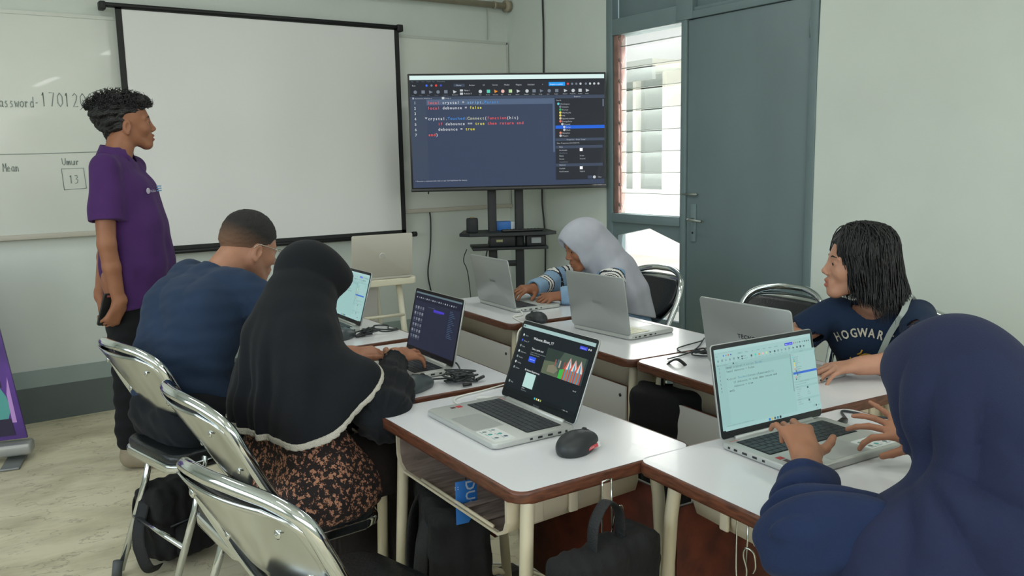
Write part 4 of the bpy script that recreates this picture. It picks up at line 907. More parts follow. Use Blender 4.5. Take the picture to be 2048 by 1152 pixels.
def head_sdf(s=1.0, ears=True):
    d = SDF()
    d.ell((-.012, 0, .030), (.093, .074, .086), k=.02); d.ell((.022, 0, -.018), (.066, .061, .080), k=.03)
    for y in (-1, 1):
        d.cap((-.012, y*.048, -.055), (.060, y*.014, -.098), .024, .017, k=.03); d.ell((.060, y*.034, -.030), (.024, .024, .026), k=.02)
        d.cap((.078, y*.012, .020), (.066, y*.046, .014), .010, .008, k=.012)
    d.ell((.072, 0, -.102), (.020, .024, .017), k=.02); d.ell((.080, 0, -.068), (.018, .028, .022), k=.018)
    d.cap((.085, 0, .008), (.101, 0, -.028), .0062, .0095, k=.012); d.ell((.1015, 0, -.032), (.0115, .0115, .0095), k=.008)
    for y in (-1, 1): d.ell((.096, y*.0125, -.038), (.010, .008, .0075), k=.006)
    d.cap((.093, -.015, -.0640), (.0965, 0, -.0610), .0045, .006, k=.004); d.cap((.093, .015, -.0640), (.0965, 0, -.0610), .0045, .006, k=.004)
    d.cap((.090, -.012, -.0765), (.0955, 0, -.0775), .0045, .0065, k=.005); d.cap((.090, .012, -.0765), (.0955, 0, -.0775), .0045, .0065, k=.005)
    d.ell((.103, 0, -.0695), (.012, .020, .0018), k=.002, sub=True)
    for y in (-1, 1):
        d.ell((.094, y*.031, -.002), (.016, .019, .012), k=.012, sub=True); d.ell((.0735, y*.031, -.003), (.0130, .0150, .0120), k=.003)
        d.cap((.083, y*.020, .003), (.080, y*.043, .003), .004, .003, k=.003)
    d.ell((.107, .006, -.041), (.006, .003, .003), k=.002, sub=True); d.ell((.107, -.006, -.041), (.006, .003, .003), k=.002, sub=True)
    if ears:
        for y in (-1, 1):
            R = rotm(0, .15, y*.35); d.ell((-.012, y*.078, -.022), (.019, .008, .031), R, k=.006); d.ell((-.006, y*.086, -.020), (.010, .006, .018), R, k=.003, sub=True); d.ell((-.008, y*.080, -.048), (.008, .006, .010), k=.004)
    if s != 1:
        d.p = [tuple([q[0], q[1]*s, q[2]*s, q[3]*s if q[0] == 'c' else q[3], q[4]*s, q[5]*s, q[6]]) for q in d.p]
    return d
def face_parts(root, R, c, s=1.0, brows=True):
    def W(p): return R@(np.array(p)*s)+c
    for y in (-1, 1):
        d = SDF(); d.ell(W((.0745, y*.031, -.0035)), V3(.0128, .0128, .0100)*s, k=.001); d.build('eye', None, root, .0018, mats=[eyew, eyed], mfun=lambda X, Y, Z, y=y: (((X-W((.087, y*.033, -.0035))[0])**2+(Y-W((.087, y*.033, -.0035))[1])**2+(Z-W((.087, y*.033, -.0035))[2])**2) < (.0075*s)**2).astype(int))
        if brows: MB().tube([W((.0875, y*.014, .018)), W((.086, y*.026, .0225)), W((.076, y*.045, .018))], [.0022*s, .0028*s, .001*s], browm, n=6).build('eyebrow', parent=root)
def hand_sdf(side, curls=None, spread=.10, s=1.0, thumb=(.55, .80, -.25), tc=.35):
    """side=+1: thumb on +y. x to the fingertips, z out of the back of the hand"""
    d = SDF(); curls = curls or [(.35, .5, .4)]*4
    d.cap((-.02, 0, 0), (.01, 0, 0), .023, .022, k=.02)
    for y in (-.022, -.006, .010, .024): d.cap((.008, side*y*.7, 0), (.078-abs(y)*.15, side*y, .001), .0135, .0125, k=.014)
    d.cap((.012, side*.018, -.006), (.055, side*.020, -.006), .015, .012, k=.014)
    base = [(.082, .029), (.087, .0095), (.083, -.0105), (.074, -.029)]; LN = [(.040, .024, .020), (.044, .028, .021), (.041, .026, .020), (.032, .020, .018)]; RR = [.0088, .0088, .0083, .0074]
    for i in range(4):
        p = V3(base[i][0], side*base[i][1], .001); a = 0; sp = side*spread*(1.4-i)*.9
        for j in range(3):
            a += curls[i][j]; dv = V3(math.cos(a)*math.cos(sp), math.cos(a)*math.sin(sp), -math.sin(a)); q = p+dv*LN[i][j]
            d.cap(p, q, RR[i]*(1-.10*j), RR[i]*(1-.10*(j+1)), k=.003 if j else .008); p = q
    t = np.array(thumb, float); t /= np.linalg.norm(t); t[1] *= side; p = V3(.016, side*.022, -.006); q = p+t*.042; d.cap(p, q, .0135, .0105, k=.012)
    t2 = t*math.cos(tc)+V3(1, 0, 0)*math.sin(tc); t2 /= np.linalg.norm(t2); q2 = q+t2*.030; d.cap(q, q2, .0105, .0095, k=.004); q3 = q2+(t2+V3(.25, 0, -.05))/np.linalg.norm(t2+V3(.25, 0, -.05))*.022; d.cap(q2, q3, .0095, .0080, k=.003)
    if s != 1: d.p = [tuple([q_[0], q_[1]*s, q_[2]*s, q_[3]*s, q_[4]*s, q_[5]*s, q_[6]]) for q_ in d.p]
    return d
def frame(dirv, up):
    x = np.array(dirv, float); x /= np.linalg.norm(x); z = np.array(up, float); z -= x*(z@x); z /= np.linalg.norm(z); return np.stack([x, np.cross(z, x), z], 1)
def add(body, part, R, t): part.xform(R, t); body.p += part.p; return body
def cutp(F, X, Y, Z, pt, n, R=9.0):
    n = np.array(n, float); n /= np.linalg.norm(n); D = (X-pt[0])*n[0]+(Y-pt[1])*n[1]+(Z-pt[2])*n[2]
    if R > 5: return np.maximum(F, D)
    m = ((X-pt[0])**2+(Y-pt[1])**2+(Z-pt[2])**2) < R*R
    return np.where(m, np.maximum(F, D), F)
def person(loc, label, group=None): return empty('person', (loc[0], loc[1], 0), label=label, cat='person', group=group)
class Off:      # lets joints be written in room coordinates while the meshes sit under an Empty at the person's base
    def __init__(s, root): s.o = V3(root.location.x, root.location.y, 0)
    def __call__(s, *a): return V3(*a)-s.o
def sleeve_post(cuts, wv=None, extra=None):
    def f(F, X, Y, Z):
        if wv is not None: F = F+wv(X, Y, Z)
        for pt, n, R in cuts: F = cutp(F, X, Y, Z, pt, n, R)
        if extra: F = extra(F, X, Y, Z)
        return F
    return f
def dir_folds(p0, p1, amp, freq, seed=0, sharp=1.0):
    """folds that run along p0-p1: they vary across that line"""
    r = np.random.RandomState(seed); ax = np.array(p1)-np.array(p0); ax = ax/np.linalg.norm(ax); u = np.cross(ax, V3(.3, .9, .2)); u /= np.linalg.norm(u); v = np.cross(ax, u); ph = r.uniform(0, 6, 4)
    def f(X, Y, Z):
        a = (X-p0[0])*u[0]+(Y-p0[1])*u[1]+(Z-p0[2])*u[2]; b_ = (X-p0[0])*v[0]+(Y-p0[1])*v[1]+(Z-p0[2])*v[2]; t = (X-p0[0])*ax[0]+(Y-p0[1])*ax[1]+(Z-p0[2])*ax[2]
        th = np.arctan2(b_, a)
        return amp*(np.sin(th*freq+ph[0]+2.5*t)+.6*np.sin(th*(freq*1.7+1)+ph[1]-4*t)+.4*np.sin(th*freq*.5+ph[2]))*np.clip(np.sqrt(a*a+b_*b_)*12, 0, 1)
    return f

# ===== the standing man in the purple polo shirt
def make_man():
    root = person((.70, 4.05), 'standing man in a purple polo shirt and black trousers, holding a phone behind his back'); o = Off(root)
    sk = skinmat('skin_man', '94644a'); pol = clothmat('polo_purple', '46285e'); tr = clothmat('trousers_black', '17191c'); shoe = mat('shoe_beige', '8f8570', .7)
    yaw = math.radians(-28); l = lat(yaw); f = fw(yaw)
    hip = o(.735, 4.07, .86); wst = o(.748, 4.068, 1.0); chs = o(.735, 4.09, 1.22); shc = o(.718, 4.10, 1.345); nk = o(.722, 4.115, 1.40); hc = o(.790, 4.165, 1.545)
    R, c = headframe(hc, math.radians(-8), math.radians(-2))
    shR, elR, wrR = shc-l*.180, o(.612, 3.880, 1.03), o(.640, 3.885, .785)
    shL, elL, wrL = shc+l*.175, o(.70, 4.36, 1.05), o(.61, 4.14, .78)
    rf, lf = o(.655, 4.02, .07), o(.75, 4.19, .07); rk, lk = o(.685, 4.00, .46), o(.80, 4.17, .46)
    body = SDF(); add(body, head_sdf(1.0), R, c); body.chain([c+R@V3(-.028, 0, -.05), nk+V3(0, 0, -.02)], [.056, .060], .02)
    T = [(hip, l, .08, .10), (wst, l, .065, .10), (chs, l, .085, .105), (shc, l, .12, .055)]; levels(body, T)
    for a, b_, d in ((shR, elR, wrR), (shL, elL, wrL)): body.chain([a, b_], [.048, .037], .012); body.chain([b_, b_*.6+d*.4, d], [.037, .036, .026], .012)
    for h_, k_, a_ in ((hip-l*.09, rk, rf), (hip+l*.09, lk, lf)): body.chain([h_, k_, a_], [.085, .055, .040], .03); body.chain([a_+V3(0, 0, -.03), a_+f*.13+V3(0, 0, -.045)], [.035, .028], .02)
    hr = hand_sdf(1, [(.9, 1.0, .6), (.9, 1.0, .6), (.8, 1.0, .6), (.7, .9, .5)], .05, 1.0, (.8, .5, -.4)); add(body, hr, frame(V3(-.42, .22, -.85), V3(.30, -1, -.15)), wrR+V3(0, 0, -.015))
    hl = hand_sdf(-1, [(.9, 1., .6)]*4, .05, 1.0); add(body, hl, frame(V3(-.1, -.6, -.8), V3(-1, .2, 0)), wrL)
    hz = R.T
    def mf(X, Y, Z):
        q = np.stack([X-c[0], Y-c[1], Z-c[2]], 0); q = hz@q
        return ((q[0] > .086) & (np.abs(q[1]) < .022) & (q[2] < -.058) & (q[2] > -.083)).astype(int)
    body.build('body', sk, root, .0034, mats=[sk, lipm], mfun=mf); face_parts(root, R, c)
    # polo shirt: loose, hangs over the trousers
    sh = SDF(); levels(sh, [(o(.748, 4.055, .76), l, .050, .120), (o(.766, 4.056, .92), l, .050, .138), (o(.760, 4.068, 1.08), l, .055, .133), (chs+f*.004, l, .070, .115), (shc+V3(0, 0, -.02), l, .100, .076), (shc+V3(0, 0, .0), l, .13, .054)], .04)
    sh.cap(nk+V3(0, 0, -.04), nk+V3(-.005, 0, -.005), .072, .062, k=.03); tor = SDF(); tor.p = list(sh.p)
    sh.chain([shR, shR+(elR-shR)*.86], [.064, .072], .03); sh.chain([shL, shL+(elL-shL)*.8], [.062, .070], .03)
    aR, aL = (elR-shR)/np.linalg.norm(elR-shR), (elL-shL)/np.linalg.norm(elL-shL); cR, cL = shR+aR*.225, shL+aL*.21
    sh.cap(cR-aR*.012, cR+aR*.08, .050, sub=True, k=.004); ns = ('c', nk+V3(.0, 0, .012), nk+V3(.03, .01, .10), .056, .075, .004, True); sh.p.append(ns); tor.p.append(ns)
    wv = waves(11, [9, 15, 24, 38], .0060, (1, 1, .5)); fo = dir_folds(hip, chs, .0045, 7, 4)
    wf = lambda F, X, Y, Z: F+wv(X, Y, Z)+fo(X, Y, Z)*np.clip((1.3-Z)*2, 0, 1)
    sh.build('polo_shirt', pol, root, .0042, sleeve_post([(cR, aR, .15), (cL, aL, .15)], lambda X, Y, Z: wv(X, Y, Z)+fo(X, Y, Z)*np.clip((1.3-Z)*2, 0, 1)), keep=(tor, wf), hem=lambda F, X, Y, Z: cutp(F, X, Y, Z, o(.74, 4.06, .745), V3(.12, 0, -1)))
    # collar, placket, badges
    b = MB(); ring = []
    for i in range(15):
        a = math.radians(35+290*i/14); q = nk+(f*math.cos(a)*.066+l*math.sin(a)*.068)+V3(0, 0, .004+.014*(-math.cos(a))); ring.append(q)
    top = [q+V3(0, 0, .030)-(q-nk)*.10 for q in ring]; out = [q+(q-nk)*np.array((1, 1, 0))*.24+V3(0, 0, -.022) for q in ring]; n = len(ring)
    vs = top+out+[q+V3(0, 0, .008)*0+(q-nk)*.05 for q in top]+[q+(q-nk)*.04+V3(0, 0, .0045) for q in out]
    b.add(vs, [(i, i+1, i+1+n, i+n) for i in range(n-1)]+[(i+2*n, i+3*n, i+1+3*n, i+1+2*n) for i in range(n-1)]+[(i+n, i+1+n, i+1+3*n, i+3*n) for i in range(n-1)]+[(i, i+2*n, i+1+2*n, i+1) for i in range(n-1)], pol, True)
    b.build('collar', parent=root)
    white = pm('b9b4c8', .6); cyan = pm('6f9cc8', .6)
    cp = chs+f*.128-l*.058+V3(0, 0, .02); Tm = Matrix(((*(f*.28+l*.96),), (0, 0, 1), (*(f*.96-l*.28),))).transposed().to_4x4(); Tm.translation = Vector(cp)
    b = MB(); b.lathe([(.010, 0), (.013, 0), (.013, .002), (.010, .002)], white, 14, T=Tm @ Matrix.Translation((-.022, .004, .004))); text(b, 'NUSA', -.006, -.003, .005, .015, white, T=Tm, bold=.05); b.build('chest_badge', parent=root)
    cp2 = chs+f*.132+l*.060+V3(0, 0, .03); Tm2 = Tm.copy(); Tm2.translation = Vector(cp2); b = MB()
    for i in range(3): b.box((-.018, -.012+i*.010, .0), (.018, -.007+i*.010, .002), cyan, T=Tm2)
    b.build('chest_badge', parent=root)
    # trousers and shoes
    p = SDF(); p.cap(hip-l*.06, hip+l*.06, .104, k=.01)
    for h_, k_, a_ in ((hip-l*.075, rk, rf), (hip+l*.075, lk, lf)): p.chain([h_, h_*.5+k_*.5, k_, a_+V3(0, 0, .06)], [.094, .094, .074, .056], .02)
    wv2 = waves(5, [14, 22, 36, 60], .005)
    p.build('trousers', tr, root, .005, sleeve_post([(hip+V3(0, 0, .06), V3(0, 0, 1), 9)], wv2))
    for a_ in (rf, lf):
        q = SDF(); q.chain([a_+V3(0, 0, -.02), a_+f*.15+V3(0, 0, -.035)], [.046, .036], .02); q.cap(a_+V3(0, 0, .03), a_, .042, k=.02); q.build('shoe', shoe, root, .004, lambda F, X, Y, Z: np.maximum(F, -Z+.001))
    # hair: short at the sides, curly on top
    h = SDF(); h.ell((-.030, 0, .058), (.100, .080, .070), k=.02); h.ell((-.098, 0, .040), (.060, .062, .052), k=.03); h.ell((.055, 0, .088), (.048, .060, .034), k=.025); h.cap((-.075, 0, .01), (-.062, 0, -.068), .056, .036, k=.02); h.ell((-.045, 0, .0), (.062, .079, .055), k=.02)
    h.ell((.066, 0, .028), (.060, .070, .040), k=.008, sub=True); h.ell((.035, 0, -.045), (.060, .10, .052), k=.01, sub=True)
    h.xform(R, c); wvh = waves(21, [70, 110, 160, 230], .0052)
    h.build('hair', hairm, root, .0032, lambda F, X, Y, Z: F+wvh(X, Y, Z))
    b = MB(); rr = random.Random(3)
    for i in range(460):
        u, v = rr.uniform(-1, 1), rr.uniform(.0, 1); th = rr.uniform(0, 2*PI)
        base = V3(-.035+.135*math.cos(th)*math.sqrt(1-v*v)*1.0, .080*math.sin(th)*math.sqrt(1-v*v), .062+.075*v)
        if base[0] < -.11: base[0] += .01
        nrm = base-V3(-.02, 0, .03); nrm /= np.linalg.norm(nrm); up_ = V3(rr.uniform(-1, 1), rr.uniform(-1, 1), rr.uniform(-.4, 1)); t1 = np.cross(nrm, up_); t1 /= np.linalg.norm(t1)+1e-6; t2 = np.cross(nrm, t1)
        pts = []; rad = rr.uniform(.005, .011); ln = rr.uniform(.015, .034); ph = rr.uniform(0, 6)
        for j in range(9):
            q = j/8; pts.append(R@(base-nrm*.008+nrm*ln*q+t1*rad*math.cos(ph+q*7)*(q+.2)+t2*rad*math.sin(ph+q*7)*(q+.2))+c)
        b.tube(pts, [.0024, .0024, .0023, .0022, .002, .0018, .0015, .0011, .0005], hairm, n=5)
    b.build('curls', parent=root)
    ph = empty('mobile_phone', (.600, 3.915, .750), label='dark phone in the hand of the standing man', cat='phone')
    Mp = frame(V3(.25, -.20, .95), V3(.45, -.9, 0)); ph.rotation_euler = Matrix(Mp.tolist()).to_euler()
    MB().prism(rrect(.145, .072, .010, 4), -.005, .004, mat('phone_case', '1a2224', .5), bev=.002).box((.058, -.022, .004), (.066, .022, .0055), pm('a8606a')).build('body', parent=ph)
    return root
make_man()

# ===== seated man in the blue T-shirt
def make_boy():
    root = person((.66, 2.86), 'seated man in a blue T-shirt and glasses, seen from behind, leaning to his laptop'); o = Off(root)
    sk = skinmat('skin_boy', 'a67860'); ts = clothmat('tshirt_blue', '26364e'); tr = clothmat('trousers_dark', '16191d')
    yaw = math.radians(18); l = lat(yaw); f = fw(yaw)
    pel = o(.635, 2.85, .55); wst = o(.645, 2.87, .70); chs = o(.715, 2.925, .87); shc = o(.80, 2.965, .965); nk = o(.850, 2.99, 1.005); hc = o(.945, 3.03, 1.062)
    R, c = headframe(hc, math.radians(12), math.radians(20))
    shR, shL = shc-l*.165+V3(0, 0, -.035), shc+l*.165+V3(0, 0, -.012); elR, elL = o(1.00, 2.70, .80), o(.95, 3.25, .80); wrR, wrL = o(1.10, 2.93, .775), o(1.10, 3.16, .775)
    body = SDF(); add(body, head_sdf(1.02), R, c); body.chain([c+R@V3(-.040, 0, -.045), nk+V3(-.04, -.01, -.04)], [.060, .058], .02)
    levels(body, [(pel, l, .08, .09), (wst, l, .06, .09), (chs, l, .07, .085), (shc+V3(0, 0, -.03), l, .09, .045)])
    for a, b_, d in ((shR, elR, wrR), (shL, elL, wrL)): body.chain([a, b_], [.055, .044], .03); body.chain([b_, b_*.55+d*.45, d], [.044, .042, .028], .02)
    add(body, hand_sdf(1, [(.3, .5, .4)]*4, .12), frame(V3(.9, .45, -.12), V3(0, 0, 1)), wrR); add(body, hand_sdf(-1, [(.3, .5, .4)]*4, .12), frame(V3(1, -.3, -.12), V3(0, 0, 1)), wrL)
    for s in (-1, 1): body.chain([pel+l*.09*s, pel+f*.40+l*.12*s+V3(0, 0, .0), pel+f*.40+l*.13*s+V3(0, 0, -.46)], [.09, .06, .042], .03)
    body.build('body', sk, root, .0038); face_parts(root, R, c, 1.02)
    sh = SDF(); levels(sh, [(pel+V3(.01, 0, -.03), l, .085, .118), (wst+V3(.0, .01, 0), l, .072, .120), (chs+V3(-.005, 0, -.01), l, .085, .120), (shc+V3(-.03, 0, -.045), l, .115, .090), (shc+V3(-.01, 0, -.012), l, .13, .058)], .045)
    sh.cap(nk+V3(-.06, -.01, -.055), nk+V3(-.035, 0, -.03), .070, .060, k=.03); tor = SDF(); tor.p = list(sh.p)
    sh.chain([shR, shR+(elR-shR)*.75], [.066, .074], .03); sh.chain([shL, shL+(elL-shL)*.75], [.066, .074], .03)
    aR, aL = (elR-shR)/np.linalg.norm(elR-shR), (elL-shL)/np.linalg.norm(elL-shL); cR, cL = shR+aR*.145, shL+aL*.145
    sh.cap(cR-aR*.012, cR+aR*.09, .052, sub=True, k=.004)
    ax = (c-nk)/np.linalg.norm(c-nk); ns = ('c', nk+ax*.006+V3(-.018, 0, .0), nk+ax*.10, .062, .078, .004, True); sh.p.append(ns); tor.p.append(ns)
    wv = waves(31, [5, 28, 44, 60], .0026, (1, .6, 1.3))
    def lumbar(X, Y, Z): return .0048*np.sin((Z*1.0+.35*X)*85+1.5*np.sin(Y*14))*np.clip((.80-Z)*6, 0, 1)*np.clip((Z-.50)*8, 0, 1)
    def allw(X, Y, Z): return wv(X, Y, Z)+lumbar(X, Y, Z)+shoulderf(X, Y, Z)
    def shoulderf(X, Y, Z): return .0050*(1-2*np.abs(np.sin((X*.5-Y*.75+Z*.75)*24+1.3*np.sin(Z*9+Y*5)))**.7)*.6*np.clip((Z-.74)*7, 0, 1)
    sh.build('tshirt', ts, root, .0045, sleeve_post([(cR, aR, .15), (cL, aL, .15)], allw), keep=(tor, lambda F, X, Y, Z: F+allw(X, Y, Z)), hem=lambda F, X, Y, Z: cutp(F, X, Y, Z, pel+V3(0, 0, -.045), V3(-.15, 0, -1)))
    p = SDF(); p.cap(pel-l*.08, pel+l*.08, .122, k=.03)
    for s in (-1, 1): p.chain([pel+l*.085*s, pel+f*.20+l*.105*s+V3(0, 0, .005), pel+f*.41+l*.12*s, pel+f*.41+l*.13*s+V3(0, 0, -.40)], [.115, .095, .078, .062], .035)
    wv2 = waves(6, [16, 25, 40], .005); p.build('trousers', tr, root, .0055, lambda F, X, Y, Z: wv2(X, Y, Z)+np.maximum(F, pel[2]-.078-Z-9*(X > (pel+f*.3)[0])))
    for s in (-1, 1):
        q = SDF(); a_ = pel+f*.42+l*.13*s; a_[2] = .05; q.chain([a_, a_+f*.14+V3(0, 0, -.01)], [.045, .036], .02); q.build('shoe', mat('shoe_dark', '2a2a2c', .7), root, .005, lambda F, X, Y, Z: np.maximum(F, -Z+.001))
    cl = SDF(); qc = pel+f*.155-l*.195+V3(0, 0, .05); cl.ell(qc, V3(.030, .012, .026), k=.01); cl.ell(qc+V3(-.015, .0, .02), V3(.02, .01, .010), k=.01); wc = waves(2, [90, 140, 200], .004); cl.build('pocket_tissue', pm('8fa0a6', .8), root, .003, lambda F, X, Y, Z: F+wc(X, Y, Z))
    # cropped hair with a faded nape, glasses
    h = SDF(); h.ell((-.014, 0, .036), (.101, .081, .091), k=.02); h.cap((-.060, 0, .0), (-.055, 0, -.030), .054, .040, k=.02)
    h.ell((.078, 0, -.012), (.054, .090, .062), k=.012, sub=True); h.ell((.02, 0, -.065), (.075, .12, .062), k=.012, sub=True); h.xform(R*1.0, c)
    hb = mat('hair_cropped', '1b1b1a', .75, var=.4, vscale=90, bump=.6, bscale=500); hb2 = mat('hair_fade', '3f342b', .8, var=.3, vscale=120, bump=.4, bscale=600)
    wh = waves(8, [180, 260, 340], .0012)
    n_ = hb.node_tree.nodes; L_ = hb.node_tree.links; at = n_.new('ShaderNodeAttribute'); at.attribute_name = 'fade'; mx_ = n_.new('ShaderNodeMix'); mx_.data_type = 'RGBA'; mx_.inputs[6].default_value = lin('7a5a44'); mx_.inputs[7].default_value = lin('191919')
    no_ = n_.new('ShaderNodeTexNoise'); no_.inputs['Scale'].default_value = 240; ad = n_.new('ShaderNodeMath'); ad.operation = 'MULTIPLY_ADD'; L_.new(no_.outputs[0], ad.inputs[0]); ad.inputs[1].default_value = .4; L_.new(at.outputs['Fac'], ad.inputs[2]); sb_ = n_.new('ShaderNodeMath'); sb_.operation = 'SUBTRACT'; sb_.use_clamp = True; L_.new(ad.outputs[0], sb_.inputs[0]); sb_.inputs[1].default_value = .2
    L_.new(sb_.outputs[0], mx_.inputs[0]); L_.new(mx_.outputs[2], n_['Principled BSDF'].inputs['Base Color'])
    ho = h.build('hair', hb, root, .0032, lambda F, X, Y, Z: F+wh(X, Y, Z)); me = ho.data; co = np.empty(len(me.vertices)*3, np.float32); me.vertices.foreach_get('co', co); co = co.reshape(-1, 3)
    q = (R.T@(co-c).T); fa_ = np.clip((q[2]+.25*q[0]+.045)/.085, 0, 1); me.attributes.new('fade', 'FLOAT', 'POINT').data.foreach_set('value', fa_.astype(np.float32))
    gm = pm('b8b4a4', .25, metal=.6); b = MB()
    for y in (-1, 1):
        b.tube([R@V3(.098, y*.060, .002)+c, R@V3(.05, y*.082, .006)+c, R@V3(-.014, y*.086, .006)+c, R@V3(-.03, y*.084, -.012)+c], .0017, gm, n=6)
        b.tube([R@V3(.102, y*(.033+.024*math.cos(a*PI/8)), -.006+.020*math.sin(a*PI/8))+c for a in range(16)], .0014, gm, n=6, closed=True)
    b.tube([R@V3(.104, -.010, .0)+c, R@V3(.106, 0, .003)+c, R@V3(.104, .010, .0)+c], .0013, gm, n=6); b.build('glasses', parent=root)
make_boy()
# ===== person in the long black hijab
def hood(head_c, R, s=1.0, visor=.018, grow=0):
    """hijab round the head, in head coordinates"""
    d = SDF(); d.ell((-.012, 0, .034), (.099+grow, .084+grow, .094+grow), k=.012); d.ell((.032, 0, .040), (.070+visor, .070+grow, .068+grow), k=.03); d.ell((.008, 0, -.030), (.080+grow, .078+grow, .092+grow), k=.02)
    return d
def make_g2():
    root = person((.72, 2.12), 'person in a long black hijab with white lace edge and floral blouse, typing'); o = Off(root)
    sk = skinmat('skin_tan', 'a37157'); hj = clothmat('hijab_black', '15181c'); lace = mat('lace_white', 'b9b5a8', .8, bump=.6, bscale=300); slm = clothmat('sleeve_black', '14171b'); skirt = clothmat('skirt_brown', '211b18')
    flo = bpy.data.materials.new('floral_print'); flo.use_nodes = True; n = flo.node_tree.nodes; L = flo.node_tree.links; bs = n['Principled BSDF']; bs.inputs['Roughness'].default_value = .9
    tc = n.new('ShaderNodeTexCoord'); vo = n.new('ShaderNodeTexVoronoi'); vo.inputs['Scale'].default_value = 78; no = n.new('ShaderNodeTexNoise'); no.inputs['Scale'].default_value = 160; mxv = n.new('ShaderNodeMix'); mxv.data_type = 'RGBA'; mxv.blend_type = 'LINEAR_LIGHT'; mxv.inputs[0].default_value = .012
    L.new(tc.outputs['Object'], mxv.inputs[6]); L.new(tc.outputs['Object'], no.inputs[0]); L.new(no.outputs[1], mxv.inputs[7]); L.new(mxv.outputs[2], vo.inputs[0])
    cr = n.new('ShaderNodeValToRGB'); L.new(vo.outputs[0], cr.inputs[0]); e = cr.color_ramp.elements; e[0].position = .10; e[0].color = lin('6a3a2a'); e[1].position = .46; e[1].color = lin('1c1413'); x = e.new(.16); x.color = lin('b98a6e'); x = e.new(.36); x.color = lin('9a6a52')
    L.new(cr.outputs[0], bs.inputs[0])
    yaw = math.radians(14); l = lat(yaw); f = fw(yaw)
    pel = o(.70, 2.09, .53); wst = o(.70, 2.10, .66); chs = o(.735, 2.13, .78); shc = o(.775, 2.17, .865); nk = o(.80, 2.195, .91); hc = o(.852, 2.235, 1.012)
    R, c = headframe(hc, math.radians(10), math.radians(24))
    shR, shL = shc-l*.14, shc+l*.14; elR, elL = o(.918, 1.930, .728), o(.90, 2.42, .76); wrR, wrL = o(1.065, 2.15, .797), o(1.00, 2.31, .785)
    body = SDF(); add(body, head_sdf(.93, ears=False), R, c); body.chain([c+R@V3(-.02, 0, -.05), nk], [.05, .055], .02)
    levels(body, [(pel+V3(.035, 0, 0), l, .05, .065), (wst+V3(.03, 0, 0), l, .045, .06), (chs+V3(.01, 0, 0), l, .045, .06), (shc, l, .07, .045)])
    for a, b_, d in ((shR, elR, wrR), (shL, elL, wrL)): body.chain([a, b_], [.045, .036], .03); body.chain([b_, b_*.5+d*.5, d], [.036, .034, .023], .02)
    add(body, hand_sdf(1, [(.10, .25, .2), (.05, .2, .2), (.15, .3, .2), (.3, .4, .3)], .14, .95, (.6, .75, -.1)), frame(V3(.83, .50, -.10), V3(.1, -.25, 1)), wrR)
    add(body, hand_sdf(-1, [(.25, .4, .3), (.3, .45, .3), (.35, .45, .3), (.4, .5, .3)], .10, .93, (.45, .65, .45)), frame(V3(.98, -.12, -.08), V3(-.1, -.35, 1)), wrL)
    for s in (-1, 1): body.chain([pel+l*.06*s+f*.05+V3(0, 0, -.01), pel+f*.36+l*.10*s+V3(0, 0, -.01), pel+f*.36+l*.10*s+V3(0, 0, -.44)], [.062, .055, .04], .01)
    body.build('body', sk, root, .0034); face_parts(root, R, c, .93)
    bl = SDF(); levels(bl, [(pel+V3(.035, -.0, -.01), l, .095, .114), (pel+V3(.05, 0, .05), l, .088, .100), (wst+V3(.04, 0, 0), l, .07, .085), (chs+V3(.02, 0, 0), l, .06, .07)], .04); bl.cap(pel-l*.11+f*.05+V3(0, 0, -.01), pel-l*.05+f*.09+V3(0, 0, .02), .105, k=.03); bl.cap(pel-l*.12+f*.10+V3(0, 0, -.02), pel+l*.1+f*.10+V3(0, 0, -.02), .098, k=.03); wv = waves(41, [18, 30, 44, 70], .006)
    bl.build('blouse', flo, root, .0045, lambda F, X, Y, Z: wv(X, Y, Z)+np.maximum(F, (pel[2]-.085+.008*np.sin(X*40+Y*30))-Z))
    # hijab
    d = hood(c, R, visor=.030); d.xform(R, c)
    levels(d, [(o(.750, 2.10, .58), l, .112, .122), (o(.750, 2.11, .70), l, .102, .116), (o(.757, 2.13, .80), l, .088, .106), (o(.765, 2.155, .88), l, .052, .100), (o(.785, 2.175, .935), l, .020, .096), (o(.815, 2.205, .985), l, .0, .092)], .05)
    d.cap(o(.80, 2.06, .815), o(.872, 1.975, .785), .080, .078, k=.03); d.cap(o(.78, 2.08, .78), o(.83, 2.0, .72), .084, .078, k=.03); d.cap(o(.77, 2.28, .82), o(.85, 2.38, .775), .072, .07, k=.04)
    op = SDF(); op.ell((.115, 0, -.030), (.062, .066, .108), k=.01, sub=True); op.ell((.060, 0, -.030), (.050, .054, .092), k=.01, sub=True); op.xform(R, c); d.p += op.p
    fo = dir_folds(o(.70, 2.10, .5), o(.80, 2.19, 1.0), .0062, 9, 3); w2 = waves(44, [8, 14, 25], .005)
    def hf(F, X, Y, Z): return F+w2(X, Y, Z)*np.clip((1.0-Z)*6, 0.1, 1)+fo(X, Y, Z)*np.clip((.98-Z)*5, 0, 1)
    def pl(X, Y, Z): u = (X+root.location.x)*.97+(Y+root.location.y)*.24-1.165; return (.668+.80*(u+np.sqrt(u*u+.0016))*.5-Z)*.8
    d.build('hijab', hj, root, .0042, lambda F, X, Y, Z: np.maximum(hf(F, X, Y, Z), pl(X, Y, Z)))
    e2 = SDF(); e2.p = list(d.p)
    def lf(F, X, Y, Z):
        G = hf(F, X, Y, Z)-.0025; P_ = pl(X, Y, Z); th = np.arctan2(Y-pel[1], X-pel[0]); sc = .003*np.abs(np.sin(th*34))
        hole = np.cos(th*68)*.0030+.0022-np.abs(P_+.0-.005)*.35
        G = np.maximum(G, np.maximum(P_-.009-sc*.8, -P_-.003)); return np.maximum(G, -(G+.011))
    e2.build('lace_trim', lace, root, .0032, lf)
